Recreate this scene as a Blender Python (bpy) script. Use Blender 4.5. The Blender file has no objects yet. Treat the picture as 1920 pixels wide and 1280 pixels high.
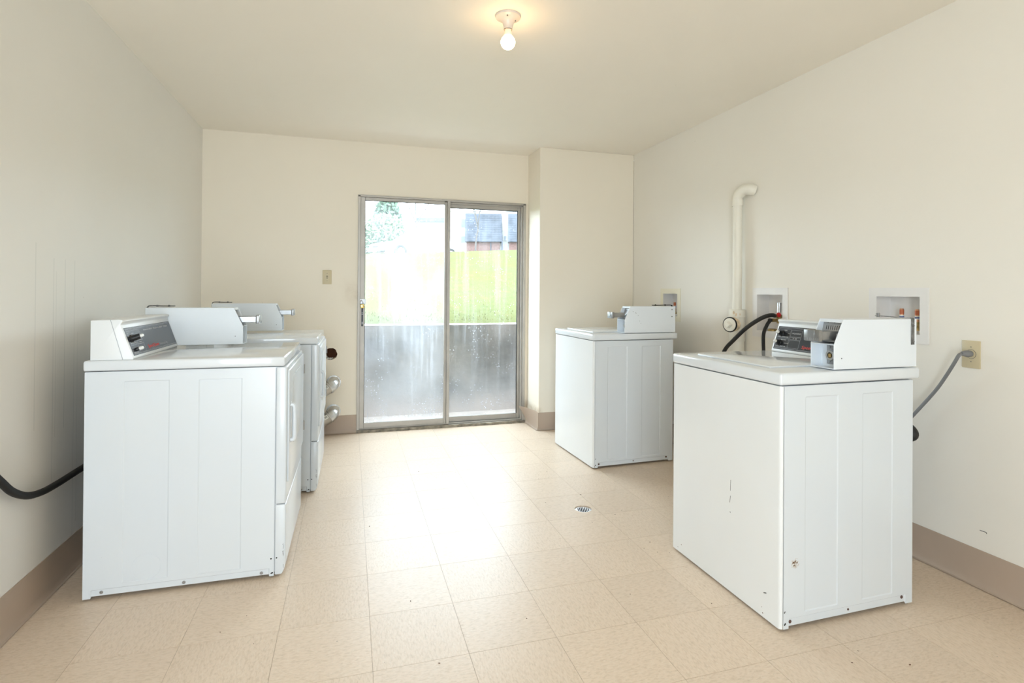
import bpy, bmesh, math, random
from mathutils import Vector, Matrix

random.seed(7)
S = bpy.context.scene
COL = S.collection
PI = math.pi

# ------------------------------------------------------------------ camera
cam_data = bpy.data.cameras.new('camera')
cam = bpy.data.objects.new('camera', cam_data)
COL.objects.link(cam)
S.camera = cam
F_PX, YAW, PITCH, ROLL, CX, CY, CAM_H = 1032.12, .2959, .0046, .0074, 971.7, 543.49, 1.1799
cam_data.sensor_width = 36
cam_data.lens = F_PX / 1920 * 36
cam_data.shift_x = (960 - CX) / 1920
cam_data.shift_y = (CY - 640) / 1920
cam_data.clip_end = 400
cam_data.clip_start = .05
fw = Vector((math.sin(YAW) * math.cos(PITCH), math.cos(YAW) * math.cos(PITCH), math.sin(PITCH)))
rt0 = Vector((math.cos(YAW), -math.sin(YAW), 0))
up0 = rt0.cross(fw)
rt = rt0 * math.cos(ROLL) + up0 * math.sin(ROLL)
up = -rt0 * math.sin(ROLL) + up0 * math.cos(ROLL)
M = Matrix((rt, up, -fw)).transposed().to_4x4()
M.translation = (0, 0, CAM_H)
cam.matrix_world = M

# ------------------------------------------------------------------ world, lights, exposure
world = bpy.data.worlds.new('overcast_sky')
S.world = world
world.use_nodes = True
bg = world.node_tree.nodes['Background']
bg.inputs[0].default_value = (.78, .90, 1, 1)
bg.inputs[1].default_value = 12.

# daylight portals: they only guide the sky's own light through the glass door and the added rear opening
def portal(name, w, h, loc, toward):
    d = bpy.data.lights.new(name, 'AREA')
    d.shape = 'RECTANGLE'; d.size, d.size_y = w, h
    d.cycles.is_portal = True
    o = bpy.data.objects.new(name, d); COL.objects.link(o)
    o.location = loc
    o.rotation_euler = Vector(toward).to_track_quat('-Z', 'Z').to_euler()
portal('added_rear_opening_portal', 1.1, 2.05, (-.45, -1.72, 1.02), (0, 1, 0))
portal('glass_door_portal', 1.48, 1.99, (.797, 4.90, 1.0), (0, -1, 0))

S.view_settings.view_transform = 'Standard'
S.view_settings.look = 'None'
S.view_settings.gamma = 1
S.view_settings.use_curve_mapping = False
S.view_settings.exposure = .21
S.cycles.max_bounces = 10
S.cycles.diffuse_bounces = 7
S.cycles.transparent_max_bounces = 16
S.cycles.sample_clamp_indirect = 8
S.cycles.use_denoising = True

# ------------------------------------------------------------------ material helpers
def new_mat(name):
    m = bpy.data.materials.new(name)
    m.use_nodes = True
    n = m.node_tree.nodes
    return m, n, m.node_tree.links, n['Principled BSDF']

def plain(name, col, rough=.5, metal=0, coat=0, bump=None, var=None, emit=None):
    m, n, l, b = new_mat(name)
    b.inputs['Base Color'].default_value = (*col, 1)
    b.inputs['Roughness'].default_value = rough
    b.inputs['Metallic'].default_value = metal
    if coat:
        b.inputs['Coat Weight'].default_value = coat
        b.inputs['Coat Roughness'].default_value = .05
    tc = n.new('ShaderNodeTexCoord')
    if var:                                   # (scale, amount): slow mottling of the colour
        t = n.new('ShaderNodeTexNoise'); t.inputs['Scale'].default_value = var[0]; t.inputs['Detail'].default_value = 5
        l.new(tc.outputs['Object'], t.inputs['Vector'])
        r = n.new('ShaderNodeMapRange'); r.inputs['From Min'].default_value = .3; r.inputs['From Max'].default_value = .7
        r.inputs['To Min'].default_value = 1 - var[1]; r.inputs['To Max'].default_value = 1 + var[1]
        l.new(t.outputs['Fac'], r.inputs['Value'])
        mx = n.new('ShaderNodeVectorMath'); mx.operation = 'SCALE'; mx.inputs[0].default_value = col
        l.new(r.outputs[0], mx.inputs['Scale'])
        l.new(mx.outputs[0], b.inputs['Base Color'])
    if bump:                                  # (scale, strength)
        t = n.new('ShaderNodeTexNoise'); t.inputs['Scale'].default_value = bump[0]; t.inputs['Detail'].default_value = 4
        l.new(tc.outputs['Object'], t.inputs['Vector'])
        bp = n.new('ShaderNodeBump'); bp.inputs['Strength'].default_value = bump[1]; bp.inputs['Distance'].default_value = .002
        l.new(t.outputs['Fac'], bp.inputs['Height'])
        l.new(bp.outputs[0], b.inputs['Normal'])
    if emit:
        b.inputs['Emission Color'].default_value = (*emit[0], 1)
        b.inputs['Emission Strength'].default_value = emit[1]
    return m

def math_node(n, l, op, a, b=None, c=None, clamp=False):
    k = n.new('ShaderNodeMath'); k.operation = op; k.use_clamp = clamp
    for i, v in enumerate((a, b, c)):
        if v is None: continue
        if hasattr(v, 'is_linked') or hasattr(v, 'links'): l.new(v, k.inputs[i])
        else: k.inputs[i].default_value = v
    return k.outputs[0]

def mix_col(n, l, fac, a, b):
    k = n.new('ShaderNodeMix'); k.data_type = 'RGBA'
    if hasattr(fac, 'links'): l.new(fac, k.inputs[0])
    else: k.inputs[0].default_value = fac
    for i, v in ((6, a), (7, b)):
        if hasattr(v, 'links'): l.new(v, k.inputs[i])
        else: k.inputs[i].default_value = (*v, 1)
    return k.outputs[2]

WALL = (.84, .775, .66)

def wall_material(name, col, marks=(), streaks=(), axis=1):
    """Painted plaster. streaks: (pos along axis, z low, z high, half width); marks: (pos, z, radius, strength)."""
    m, n, l, b = new_mat(name)
    b.inputs['Roughness'].default_value = .5
    b.inputs['Specular IOR Level'].default_value = .35
    tc = n.new('ShaderNodeTexCoord')
    sp = n.new('ShaderNodeSeparateXYZ'); l.new(tc.outputs['Object'], sp.inputs[0])
    u, z = sp.outputs[axis], sp.outputs[2]
    t = n.new('ShaderNodeTexNoise'); t.inputs['Scale'].default_value = 1.7; t.inputs['Detail'].default_value = 6
    l.new(tc.outputs['Object'], t.inputs['Vector'])
    mott = n.new('ShaderNodeMapRange'); mott.inputs['From Min'].default_value = .35; mott.inputs['From Max'].default_value = .75
    mott.inputs['To Min'].default_value = 0; mott.inputs['To Max'].default_value = .06
    l.new(t.outputs['Fac'], mott.inputs['Value'])
    c = mix_col(n, l, mott.outputs[0], col, (.55, .50, .40))
    # fine specks of dirt
    v = n.new('ShaderNodeTexVoronoi'); v.inputs['Scale'].default_value = 5.5
    l.new(tc.outputs['Object'], v.inputs['Vector'])
    spk = math_node(n, l, 'LESS_THAN', v.outputs['Distance'], .016)
    spk = math_node(n, l, 'MULTIPLY', spk, .35)
    c = mix_col(n, l, spk, c, (.25, .22, .18))
    for (p, z0, z1, hw, k) in streaks:
        d = math_node(n, l, 'ABSOLUTE', math_node(n, l, 'SUBTRACT', u, p))
        a = math_node(n, l, 'LESS_THAN', d, hw)
        e = math_node(n, l, 'MULTIPLY', math_node(n, l, 'GREATER_THAN', z, z0), math_node(n, l, 'LESS_THAN', z, z1))
        c = mix_col(n, l, math_node(n, l, 'MULTIPLY', math_node(n, l, 'MULTIPLY', a, e), k), c, (.33, .36, .36))
    for (p, zz, r, k) in marks:
        du = math_node(n, l, 'POWER', math_node(n, l, 'ABSOLUTE', math_node(n, l, 'SUBTRACT', u, p)), 2)
        dz = math_node(n, l, 'POWER', math_node(n, l, 'ABSOLUTE', math_node(n, l, 'SUBTRACT', z, zz)), 2)
        d = math_node(n, l, 'SQRT', math_node(n, l, 'ADD', du, dz))
        t2 = n.new('ShaderNodeTexNoise'); t2.inputs['Scale'].default_value = 30
        l.new(tc.outputs['Object'], t2.inputs['Vector'])
        f = math_node(n, l, 'SUBTRACT', 1, math_node(n, l, 'DIVIDE', d, r), clamp=True)
        f = math_node(n, l, 'MULTIPLY', math_node(n, l, 'MULTIPLY', f, t2.outputs['Fac']), k, clamp=True)
        c = mix_col(n, l, f, c, (.42, .30, .16))
    l.new(c, b.inputs['Base Color'])
    t3 = n.new('ShaderNodeTexNoise'); t3.inputs['Scale'].default_value = 90; t3.inputs['Detail'].default_value = 3
    l.new(tc.outputs['Object'], t3.inputs['Vector'])
    bp = n.new('ShaderNodeBump'); bp.inputs['Strength'].default_value = .12; bp.inputs['Distance'].default_value = .002
    l.new(t3.outputs['Fac'], bp.inputs['Height']); l.new(bp.outputs[0], b.inputs['Normal'])
    return m

def tile_material():
    m, n, l, b = new_mat('vinyl_tile')
    tc = n.new('ShaderNodeTexCoord'); oi = n.new('ShaderNodeObjectInfo')
    off = n.new('ShaderNodeVectorMath'); off.operation = 'ADD'
    cmb = n.new('ShaderNodeCombineXYZ')
    l.new(math_node(n, l, 'MULTIPLY', oi.outputs['Random'], 40.), cmb.inputs[0])
    l.new(math_node(n, l, 'MULTIPLY', oi.outputs['Random'], 23.), cmb.inputs[1])
    l.new(tc.outputs['Object'], off.inputs[0]); l.new(cmb.outputs[0], off.inputs[1])
    def streaky(sx, sy, sc, lo, hi):
        mp = n.new('ShaderNodeMapping'); mp.inputs['Scale'].default_value = (sx, sy, 1)
        l.new(off.outputs[0], mp.inputs['Vector'])
        t = n.new('ShaderNodeTexNoise'); t.inputs['Scale'].default_value = sc; t.inputs['Detail'].default_value = 5; t.inputs['Roughness'].default_value = .6
        t.inputs['Distortion'].default_value = .6
        l.new(mp.outputs[0], t.inputs['Vector'])
        r = n.new('ShaderNodeMapRange'); r.inputs['From Min'].default_value = lo; r.inputs['From Max'].default_value = hi
        l.new(t.outputs['Fac'], r.inputs['Value'])
        return r.outputs[0]
    a = streaky(1, 3.0, 48, .46, .70)
    c_ = streaky(1, 2.6, 80, .5, .75)
    base = (.725, .585, .455)
    # tiny change of shade from tile to tile
    sh = n.new('ShaderNodeMapRange'); sh.inputs['To Min'].default_value = .965; sh.inputs['To Max'].default_value = 1.03
    l.new(oi.outputs['Random'], sh.inputs['Value'])
    c = mix_col(n, l, math_node(n, l, 'MULTIPLY', a, .6), base, (.52, .395, .27))
    c = mix_col(n, l, math_node(n, l, 'MULTIPLY', c_, .5), c, (.80, .72, .62))
    sc = n.new('ShaderNodeVectorMath'); sc.operation = 'SCALE'
    l.new(c, sc.inputs[0]); l.new(sh.outputs[0], sc.inputs['Scale'])
    # scattered dirt specks
    v = n.new('ShaderNodeTexVoronoi'); v.inputs['Scale'].default_value = 9
    l.new(off.outputs[0], v.inputs['Vector'])
    spk = math_node(n, l, 'MULTIPLY', math_node(n, l, 'LESS_THAN', v.outputs['Distance'], .02), .6)
    c = mix_col(n, l, spk, sc.outputs[0], (.16, .11, .08))
    l.new(c, b.inputs['Base Color'])
    t = n.new('ShaderNodeTexNoise'); t.inputs['Scale'].default_value = 7; t.inputs['Detail'].default_value = 4
    l.new(off.outputs[0], t.inputs['Vector'])
    r = n.new('ShaderNodeMapRange'); r.inputs['To Min'].default_value = .35; r.inputs['To Max'].default_value = .43
    l.new(t.outputs['Fac'], r.inputs['Value']); l.new(r.outputs[0], b.inputs['Roughness'])
    b.inputs['IOR'].default_value = 1.52
    bp = n.new('ShaderNodeBump'); bp.inputs['Strength'].default_value = .05; bp.inputs['Distance'].default_value = .003
    l.new(t.outputs['Fac'], bp.inputs['Height']); l.new(bp.outputs[0], b.inputs['Normal'])
    return m

def glass_material(name, film, streak, speck):
    """Dirty window glass: clear, thin mirror sheen, and a film of dust that scatters daylight."""
    m, n, l, b = new_mat(name)
    n.remove(b)
    out = n['Material Output']
    tc = n.new('ShaderNodeTexCoord')
    def noise(sx, sz, lo, hi, det=5):
        mp = n.new('ShaderNodeMapping'); mp.inputs['Scale'].default_value = (sx, sx, sz)
        l.new(tc.outputs['Object'], mp.inputs['Vector'])
        t = n.new('ShaderNodeTexNoise'); t.inputs['Scale'].default_value = 1; t.inputs['Detail'].default_value = det
        l.new(mp.outputs[0], t.inputs['Vector'])
        r = n.new('ShaderNodeMapRange'); r.inputs['From Min'].default_value = lo; r.inputs['From Max'].default_value = hi
        l.new(t.outputs['Fac'], r.inputs['Value'])
        return r.outputs[0]
    runs = noise(26, 1.1, .5, .85)
    runs2 = noise(95, 2.2, .62, .85, 2)
    cloud = noise(4, 3, .4, .7)
    v = n.new('ShaderNodeTexVoronoi'); v.inputs['Scale'].default_value = 42; v.inputs['Randomness'].default_value = 1
    l.new(tc.outputs['Object'], v.inputs['Vector'])
    sp = math_node(n, l, 'LESS_THAN', v.outputs['Distance'], .16)
    sp = math_node(n, l, 'MULTIPLY', sp, noise(7, 7, .48, .62))
    # dust lies thicker towards the bottom of the pane
    spz = n.new('ShaderNodeSeparateXYZ'); l.new(tc.outputs['Object'], spz.inputs[0])
    low = math_node(n, l, 'POWER', math_node(n, l, 'SUBTRACT', 1, math_node(n, l, 'DIVIDE', spz.outputs[2], .68), clamp=True), 2)
    f = math_node(n, l, 'MULTIPLY_ADD', cloud, film * .7, film * .55)
    f = math_node(n, l, 'MULTIPLY_ADD', low, .26, f)
    f = math_node(n, l, 'MULTIPLY_ADD', runs, streak, f)
    f = math_node(n, l, 'MULTIPLY_ADD', runs2, streak * .9, f)
    f = math_node(n, l, 'MULTIPLY_ADD', sp, speck, f, clamp=True)
    tr = n.new('ShaderNodeBsdfTransparent'); tr.inputs[0].default_value = (.96, .98, .98, 1)
    tl = n.new('ShaderNodeBsdfTranslucent'); tl.inputs[0].default_value = (.86, .90, .95, 1)
    df = n.new('ShaderNodeBsdfDiffuse'); df.inputs[0].default_value = (.8, .82, .84, 1)
    ms = n.new('ShaderNodeMixShader'); ms.inputs[0].default_value = .35
    l.new(tl.outputs[0], ms.inputs[1]); l.new(df.outputs[0], ms.inputs[2])
    m2 = n.new('ShaderNodeMixShader'); l.new(f, m2.inputs[0]); l.new(tr.outputs[0], m2.inputs[1]); l.new(ms.outputs[0], m2.inputs[2])
    lw = n.new('ShaderNodeLayerWeight'); lw.inputs[0].default_value = .5
    fr = math_node(n, l, 'MULTIPLY_ADD', math_node(n, l, 'POWER', lw.outputs['Facing'], 5), .6, .018)
    gl = n.new('ShaderNodeBsdfGlossy'); gl.inputs['Roughness'].default_value = .04
    m3 = n.new('ShaderNodeMixShader'); l.new(fr, m3.inputs[0]); l.new(m2.outputs[0], m3.inputs[1]); l.new(gl.outputs[0], m3.inputs[2])
    l.new(m3.outputs[0], out.inputs[0])
    return m

def enamel_material(name, col, stain=None, rough=.2):
    """White appliance enamel. stain: (x, z, radius) of one rust spot in object space."""
    m, n, l, b = new_mat(name)
    b.inputs['Roughness'].default_value = rough
    tc = n.new('ShaderNodeTexCoord')
    t = n.new('ShaderNodeTexNoise'); t.inputs['Scale'].default_value = 3; t.inputs['Detail'].default_value = 4
    l.new(tc.outputs['Object'], t.inputs['Vector'])
    r = n.new('ShaderNodeMapRange'); r.inputs['From Min'].default_value = .35; r.inputs['From Max'].default_value = .7; r.inputs['To Max'].default_value = .1
    l.new(t.outputs['Fac'], r.inputs['Value'])
    c = mix_col(n, l, r.outputs[0], col, (.72, .69, .6))
    v = n.new('ShaderNodeTexVoronoi'); v.inputs['Scale'].default_value = 9
    l.new(tc.outputs['Object'], v.inputs['Vector'])
    spk = math_node(n, l, 'MULTIPLY', math_node(n, l, 'LESS_THAN', v.outputs['Distance'], .014), .4)
    c = mix_col(n, l, spk, c, (.2, .17, .14))
    if stain:
        sp = n.new('ShaderNodeSeparateXYZ'); l.new(tc.outputs['Object'], sp.inputs[0])
        du = math_node(n, l, 'POWER', math_node(n, l, 'ABSOLUTE', math_node(n, l, 'SUBTRACT', sp.outputs[0], stain[0])), 2)
        dz = math_node(n, l, 'POWER', math_node(n, l, 'ABSOLUTE', math_node(n, l, 'SUBTRACT', sp.outputs[2], stain[1])), 2)
        d = math_node(n, l, 'SQRT', math_node(n, l, 'ADD', du, dz))
        f = math_node(n, l, 'SUBTRACT', 1, math_node(n, l, 'DIVIDE', d, stain[2]), clamp=True)
        t2 = n.new('ShaderNodeTexNoise'); t2.inputs['Scale'].default_value = 150; t2.inputs['Detail'].default_value = 5
        l.new(tc.outputs['Object'], t2.inputs['Vector'])
        f1 = math_node(n, l, 'GREATER_THAN', math_node(n, l, 'MULTIPLY', math_node(n, l, 'POWER', f, .5), t2.outputs['Fac']), .36)
        f2 = math_node(n, l, 'GREATER_THAN', math_node(n, l, 'MULTIPLY', math_node(n, l, 'POWER', f, .5), t2.outputs['Fac']), .46)
        c = mix_col(n, l, math_node(n, l, 'MULTIPLY', f1, .55), c, (.5, .42, .32))
        c = mix_col(n, l, f2, c, (.12, .06, .03))
    l.new(c, b.inputs['Base Color'])
    return m

MAT = {}
MAT['wall'] = wall_material('wall_paint', WALL, axis=0, marks=[(.04, 1.15, .12, .4), (-.02, 1.22, .10, .15), (1.545, .16, .05, 1.)])
MAT['wall_left'] = wall_material('wall_paint_left', (.80, .785, .745), axis=1,
    streaks=[(2.45, .66, 1.35, .003, .2), (2.58, .42, 1.3, .003, .2), (2.60, .6, 1.25, .002, .2), (2.67, .62, 1.3, .002, .3), (2.75, .0, 1.3, .002, .25), (2.78, .2, 1.0, .002, .2)])
MAT['wall_right'] = wall_material('wall_paint_right', (.82, .785, .715), axis=1)
MAT['ceiling'] = wall_material('ceiling_paint', (.87, .82, .73), axis=0)
MAT['tile'] = tile_material()
MAT['grout'] = plain('tile_joint', (.44, .35, .27), .8, var=(12, .2))
MAT['baseboard'] = plain('vinyl_cove_base', (.45, .355, .28), .42, var=(3, .06), bump=(60, .1))
MAT['enamel'] = enamel_material('white_enamel', (.675, .718, .76))
MAT['enamel_gloss'] = enamel_material('white_enamel_top', (.72, .755, .79), rough=.07)
MAT['enamel_rust'] = enamel_material('white_enamel_rusted', (.675, .718, .76), stain=(-.247, .232, .030))
MAT['enamel_cream'] = enamel_material('off_white_enamel', (.80, .82, .83))
MAT['coinbox'] = plain('white_powder_coat', (.765, .81, .855), .38, bump=(180, .05), var=(5, .015))
MAT['console'] = plain('white_console_plastic', (.76, .78, .79), .35)
MAT['panel_dark'] = plain('charcoal_panel_print', (.022, .024, .03), .28)
MAT['panel_grey'] = plain('grey_panel_print', (.05, .055, .068), .22)
MAT['print_grey'] = plain('grey_panel_lines', (.38, .40, .43), .4)
MAT['print_white'] = plain('white_panel_lettering', (.62, .63, .65), .4)
MAT['print_red'] = plain('red_panel_lettering', (.75, .045, .03), .4)
MAT['knob'] = plain('black_knob_plastic', (.01, .01, .011), .35)
MAT['knob_cap'] = plain('white_knob_cap', (.8, .8, .77), .3)
MAT['black'] = plain('black_rubber', (.008, .0075, .007), .6, bump=(80, .1))
MAT['dark'] = plain('dark_void', (.012, .011, .010), .9)
MAT['steel'] = plain('brushed_steel', (.36, .36, .36), .36, 1, bump=(150, .1), var=(20, .12))
MAT['chrome'] = plain('chrome', (.60, .60, .60), .2, 1)
MAT['plate'] = plain('satin_plate', (.42, .42, .42), .4, .35, var=(30, .08))
MAT['strap'] = plain('galvanised_strap', (.22, .22, .22), .45, .8, var=(60, .4))
MAT['rusty'] = plain('rusty_screw', (.13, .075, .06), .6, .4)
MAT['aluminium'] = plain('worn_aluminium', (.45, .425, .39), .5, .6, var=(9, .07))
MAT['aluminium_dirty'] = plain('grimy_aluminium_sill', (.27, .24, .19), .65, .3, var=(22, .5), bump=(40, .4))
MAT['foil'] = plain('crinkled_foil_tape', (.58, .58, .58), .28, .9, bump=(38, 1.), var=(40, .1))
MAT['duct'] = plain('galvanised_duct', (.46, .44, .41), .34, .85, var=(9, .1))
MAT['label'] = plain('white_paper_label', (.78, .77, .72), .6)
MAT['ivory'] = plain('ivory_plastic', (.58, .50, .33), .38)
MAT['grey_cord'] = plain('grey_flat_cord', (.20, .20, .205), .45)
MAT['pvc'] = plain('painted_pvc', (.80, .77, .68), .38, var=(6, .04))
MAT['pvc_stained'] = plain('stained_primer_pvc', (.72, .58, .40), .5, var=(45, .3))
MAT['box_plastic'] = plain('white_box_plastic', (.78, .76, .74), .4, var=(8, .03))
MAT['box_cream'] = plain('cream_box_plastic', (.80, .75, .60), .4)
MAT['brass'] = plain('tarnished_brass', (.42, .30, .13), .4, .9, var=(60, .4))
MAT['gold'] = plain('polished_brass', (.83, .62, .22), .22, 1)
MAT['copper'] = plain('copper', (.60, .30, .17), .35, .9, var=(40, .25))
MAT['red'] = plain('red_plastic', (.5, .02, .02), .35)
MAT['orange'] = plain('orange_sticker', (.50, .13, .05), .5)
MAT['blue'] = plain('blue_print', (.1, .14, .32), .5)
MAT['porcelain'] = plain('porcelain', (.62, .57, .52), .2)
MAT['bulb'] = plain('lit_bulb_glass', (.9, .8, .6), .3, emit=((1, .66, .34), 27))
MAT['bulb_neck'] = plain('bulb_neck', (.85, .75, .62), .4, emit=((1, .62, .34), .12))
MAT['brown'] = plain('raw_brown_sheathing', (.10, .034, .012), .8, var=(20, .25))
MAT['scuff'] = plain('pencil_mark', (.12, .12, .12), .7)
def concrete_material():
    m, n, l, b = new_mat('stained_concrete')
    b.inputs['Roughness'].default_value = .85
    tc = n.new('ShaderNodeTexCoord'); sp = n.new('ShaderNodeSeparateXYZ'); l.new(tc.outputs['Object'], sp.inputs[0])
    t = n.new('ShaderNodeTexNoise'); t.inputs['Scale'].default_value = 1.9; t.inputs['Detail'].default_value = 6
    l.new(tc.outputs['Object'], t.inputs['Vector'])
    r = n.new('ShaderNodeMapRange'); r.inputs['From Min'].default_value = .35; r.inputs['From Max'].default_value = .62
    l.new(t.outputs['Fac'], r.inputs['Value'])
    c = mix_col(n, l, r.outputs[0], (.12, .117, .10), (.29, .272, .24))
    # soil splashed up the foot of the wall
    f = math_node(n, l, 'SUBTRACT', .95, math_node(n, l, 'MULTIPLY', math_node(n, l, 'ADD', sp.outputs[2], .03), 4.), clamp=True)
    f = math_node(n, l, 'MULTIPLY', f, math_node(n, l, 'ADD', t.outputs['Fac'], .35), clamp=True)
    c = mix_col(n, l, f, c, (.42, .32, .25))
    l.new(c, b.inputs['Base Color'])
    bp = n.new('ShaderNodeBump'); bp.inputs['Strength'].default_value = .6; bp.inputs['Distance'].default_value = .004
    t2 = n.new('ShaderNodeTexNoise'); t2.inputs['Scale'].default_value = 20
    l.new(tc.outputs['Object'], t2.inputs['Vector']); l.new(t2.outputs['Fac'], bp.inputs['Height']); l.new(bp.outputs[0], b.inputs['Normal'])
    return m
MAT['concrete'] = concrete_material()
MAT['concrete_lit_top'] = plain('skylit_concrete', (.55, .53, .49), .85, var=(6, .15), bump=(20, .5))  # sky light on the wall's top put into a paler colour
MAT['patio'] = plain('tan_patio_concrete', (.42, .34, .28), .85, var=(5, .2), bump=(20, .5))
MAT['glass_a'] = glass_material('dirty_glass_sliding', .10, .10, .34)
MAT['glass_b'] = glass_material('dirty_glass_fixed', .012, .075, .34)
MAT['grass'] = plain('grass_blades', (.15, .15, .065), .9, var=(3, .15))
def lawn_material():
    m, n, l, b = new_mat('lawn_turf')
    b.inputs['Roughness'].default_value = .95
    tc = n.new('ShaderNodeTexCoord')
    def nz(sx, sy, sc, lo, hi):
        mp = n.new('ShaderNodeMapping'); mp.inputs['Scale'].default_value = (sx, sy, 1)
        l.new(tc.outputs['Object'], mp.inputs['Vector'])
        t = n.new('ShaderNodeTexNoise'); t.inputs['Scale'].default_value = sc; t.inputs['Detail'].default_value = 6
        l.new(mp.outputs[0], t.inputs['Vector'])
        r = n.new('ShaderNodeMapRange'); r.inputs['From Min'].default_value = lo; r.inputs['From Max'].default_value = hi
        l.new(t.outputs['Fac'], r.inputs['Value'])
        return r.outputs[0]
    c = mix_col(n, l, nz(1, 1, .7, .35, .7), (.084, .093, .042), (.092, .091, .036))
    c = mix_col(n, l, math_node(n, l, 'MULTIPLY', nz(1, .5, 3.5, .55, .72), .55), c, (.12, .082, .045))     # dry patches
    c = mix_col(n, l, math_node(n, l, 'MULTIPLY', nz(1, .4, 14, .5, .75), .45), c, (.050, .062, .024))
    l.new(c, b.inputs['Base Color'])
    return m
MAT['lawn'] = lawn_material()
MAT['asphalt'] = plain('asphalt', (.12, .12, .12), .9)
MAT['siding'] = plain('white_siding', (.66, .66, .64), .7)
MAT['shingle'] = plain('dark_shingles', (.07, .078, .10), .8, var=(1.5, .3))
MAT['brick'] = plain('red_brick', (.15, .085, .075), .85, var=(8, .3))
MAT['window'] = plain('window_glass_far', (.12, .15, .18), .15)
MAT['bark'] = plain('grey_bark', (.09, .08, .075), .9, var=(4, .2))
MAT['leaf'] = plain('hedge_leaves', (.17, .235, .14), .7, var=(1, .3))
MAT['conifer'] = plain('conifer_needles', (.10, .16, .11), .8, var=(1, .3))
MAT['car_paint'] = plain('white_car_paint', (.75, .75, .75), .2, coat=.6)
MAT['car_glass'] = plain('car_window_glass', (.06, .07, .08), .08)
MAT['tyre'] = plain('tyre_rubber', (.03, .03, .03), .8)

# ------------------------------------------------------------------ mesh helpers
def box(bm, x0, x1, y0, y1, z0, z1, bevel=0, seg=2):
    vs = [bm.verts.new((x, y, z)) for x in (x0, x1) for y in (y0, y1) for z in (z0, z1)]
    fs = [(0, 1, 3, 2), (4, 6, 7, 5), (0, 4, 5, 1), (2, 3, 7, 6), (0, 2, 6, 4), (1, 5, 7, 3)]
    faces = [bm.faces.new([vs[i] for i in f]) for f in fs]
    if bevel:
        es = list({e for f in faces for e in f.edges})
        bmesh.ops.bevel(bm, geom=es, offset=bevel, segments=seg, affect='EDGES', profile=.5)
    return vs

def prism(bm, pts, axis, a0, a1, bevel=0, seg=2):
    """Extrude a 2-D outline along an axis; pts are (x,z) for axis 1, (x,y) for axis 2, (y,z) for axis 0."""
    def P(p, a):
        return {0: (a, p[0], p[1]), 1: (p[0], a, p[1]), 2: (p[0], p[1], a)}[axis]
    A = [bm.verts.new(P(p, a0)) for p in pts]
    B = [bm.verts.new(P(p, a1)) for p in pts]
    faces = [bm.faces.new(A), bm.faces.new(list(reversed(B)))]
    k = len(pts)
    for i in range(k):
        faces.append(bm.faces.new((A[i], B[i], B[(i + 1) % k], A[(i + 1) % k])))
    bmesh.ops.recalc_face_normals(bm, faces=faces)
    if bevel:
        es = list({e for f in faces for e in f.edges})
        bmesh.ops.bevel(bm, geom=es, offset=bevel, segments=seg, affect='EDGES', profile=.5)

def frame_of(d):
    d = d.normalized()
    a = Vector((0, 0, 1)) if abs(d.z) < .9 else Vector((1, 0, 0))
    u = d.cross(a).normalized()
    return u, d.cross(u).normalized()

def cyl(bm, p0, p1, r0, r1=None, seg=20, caps=True):
    p0, p1 = Vector(p0), Vector(p1)
    r1 = r0 if r1 is None else r1
    u, v = frame_of(p1 - p0)
    A, B = [], []
    for i in range(seg):
        t = 2 * PI * i / seg
        o = u * math.cos(t) + v * math.sin(t)
        A.append(bm.verts.new(p0 + o * r0)); B.append(bm.verts.new(p1 + o * r1))
    for i in range(seg):
        bm.faces.new((A[i], A[(i + 1) % seg], B[(i + 1) % seg], B[i]))
    if caps:
        bm.faces.new(list(reversed(A))); bm.faces.new(B)

def spline(pts, sub=6):
    P = [Vector(p) for p in pts]
    P = [P[0] * 2 - P[1]] + P + [P[-1] * 2 - P[-2]]
    out = []
    for i in range(1, len(P) - 2):
        for k in range(sub):
            t = k / sub
            a, b, c, d = P[i - 1], P[i], P[i + 1], P[i + 2]
            out.append(.5 * ((2 * b) + (c - a) * t + (2 * a - 5 * b + 4 * c - d) * t * t + (3 * b - a - 3 * c + d) * t ** 3))
    out.append(P[-2])
    return out

def tube(bm, pts, r, seg=10, sub=6, flat=1., smooth_path=True, up=None):
    """Swept tube; r a number or list per control point; flat squashes one cross axis."""
    path = spline(pts, sub) if smooth_path else [Vector(p) for p in pts]
    rings = []
    prev = None
    for i, p in enumerate(path):
        d = (path[min(i + 1, len(path) - 1)] - path[max(i - 1, 0)]).normalized()
        if prev is None:
            u, v = frame_of(d)
            if up is not None:
                u = (Vector(up) - d * d.dot(Vector(up))).normalized()
        else:
            u = (prev - d * prev.dot(d)).normalized()
        v = d.cross(u)
        prev = u
        if isinstance(r, (list, tuple)):
            f = i / max(1, len(path) - 1) * (len(r) - 1); k = min(int(f), len(r) - 2)
            rr = r[k] + (r[k + 1] - r[k]) * (f - k)
        else: rr = r
        rings.append([bm.verts.new(p + u * rr * math.cos(2 * PI * j / seg) + v * rr * flat * math.sin(2 * PI * j / seg)) for j in range(seg)])
    for a, b in zip(rings, rings[1:]):
        for j in range(seg):
            bm.faces.new((a[j], a[(j + 1) % seg], b[(j + 1) % seg], b[j]))
    bm.faces.new(list(reversed(rings[0]))); bm.faces.new(rings[-1])

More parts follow.
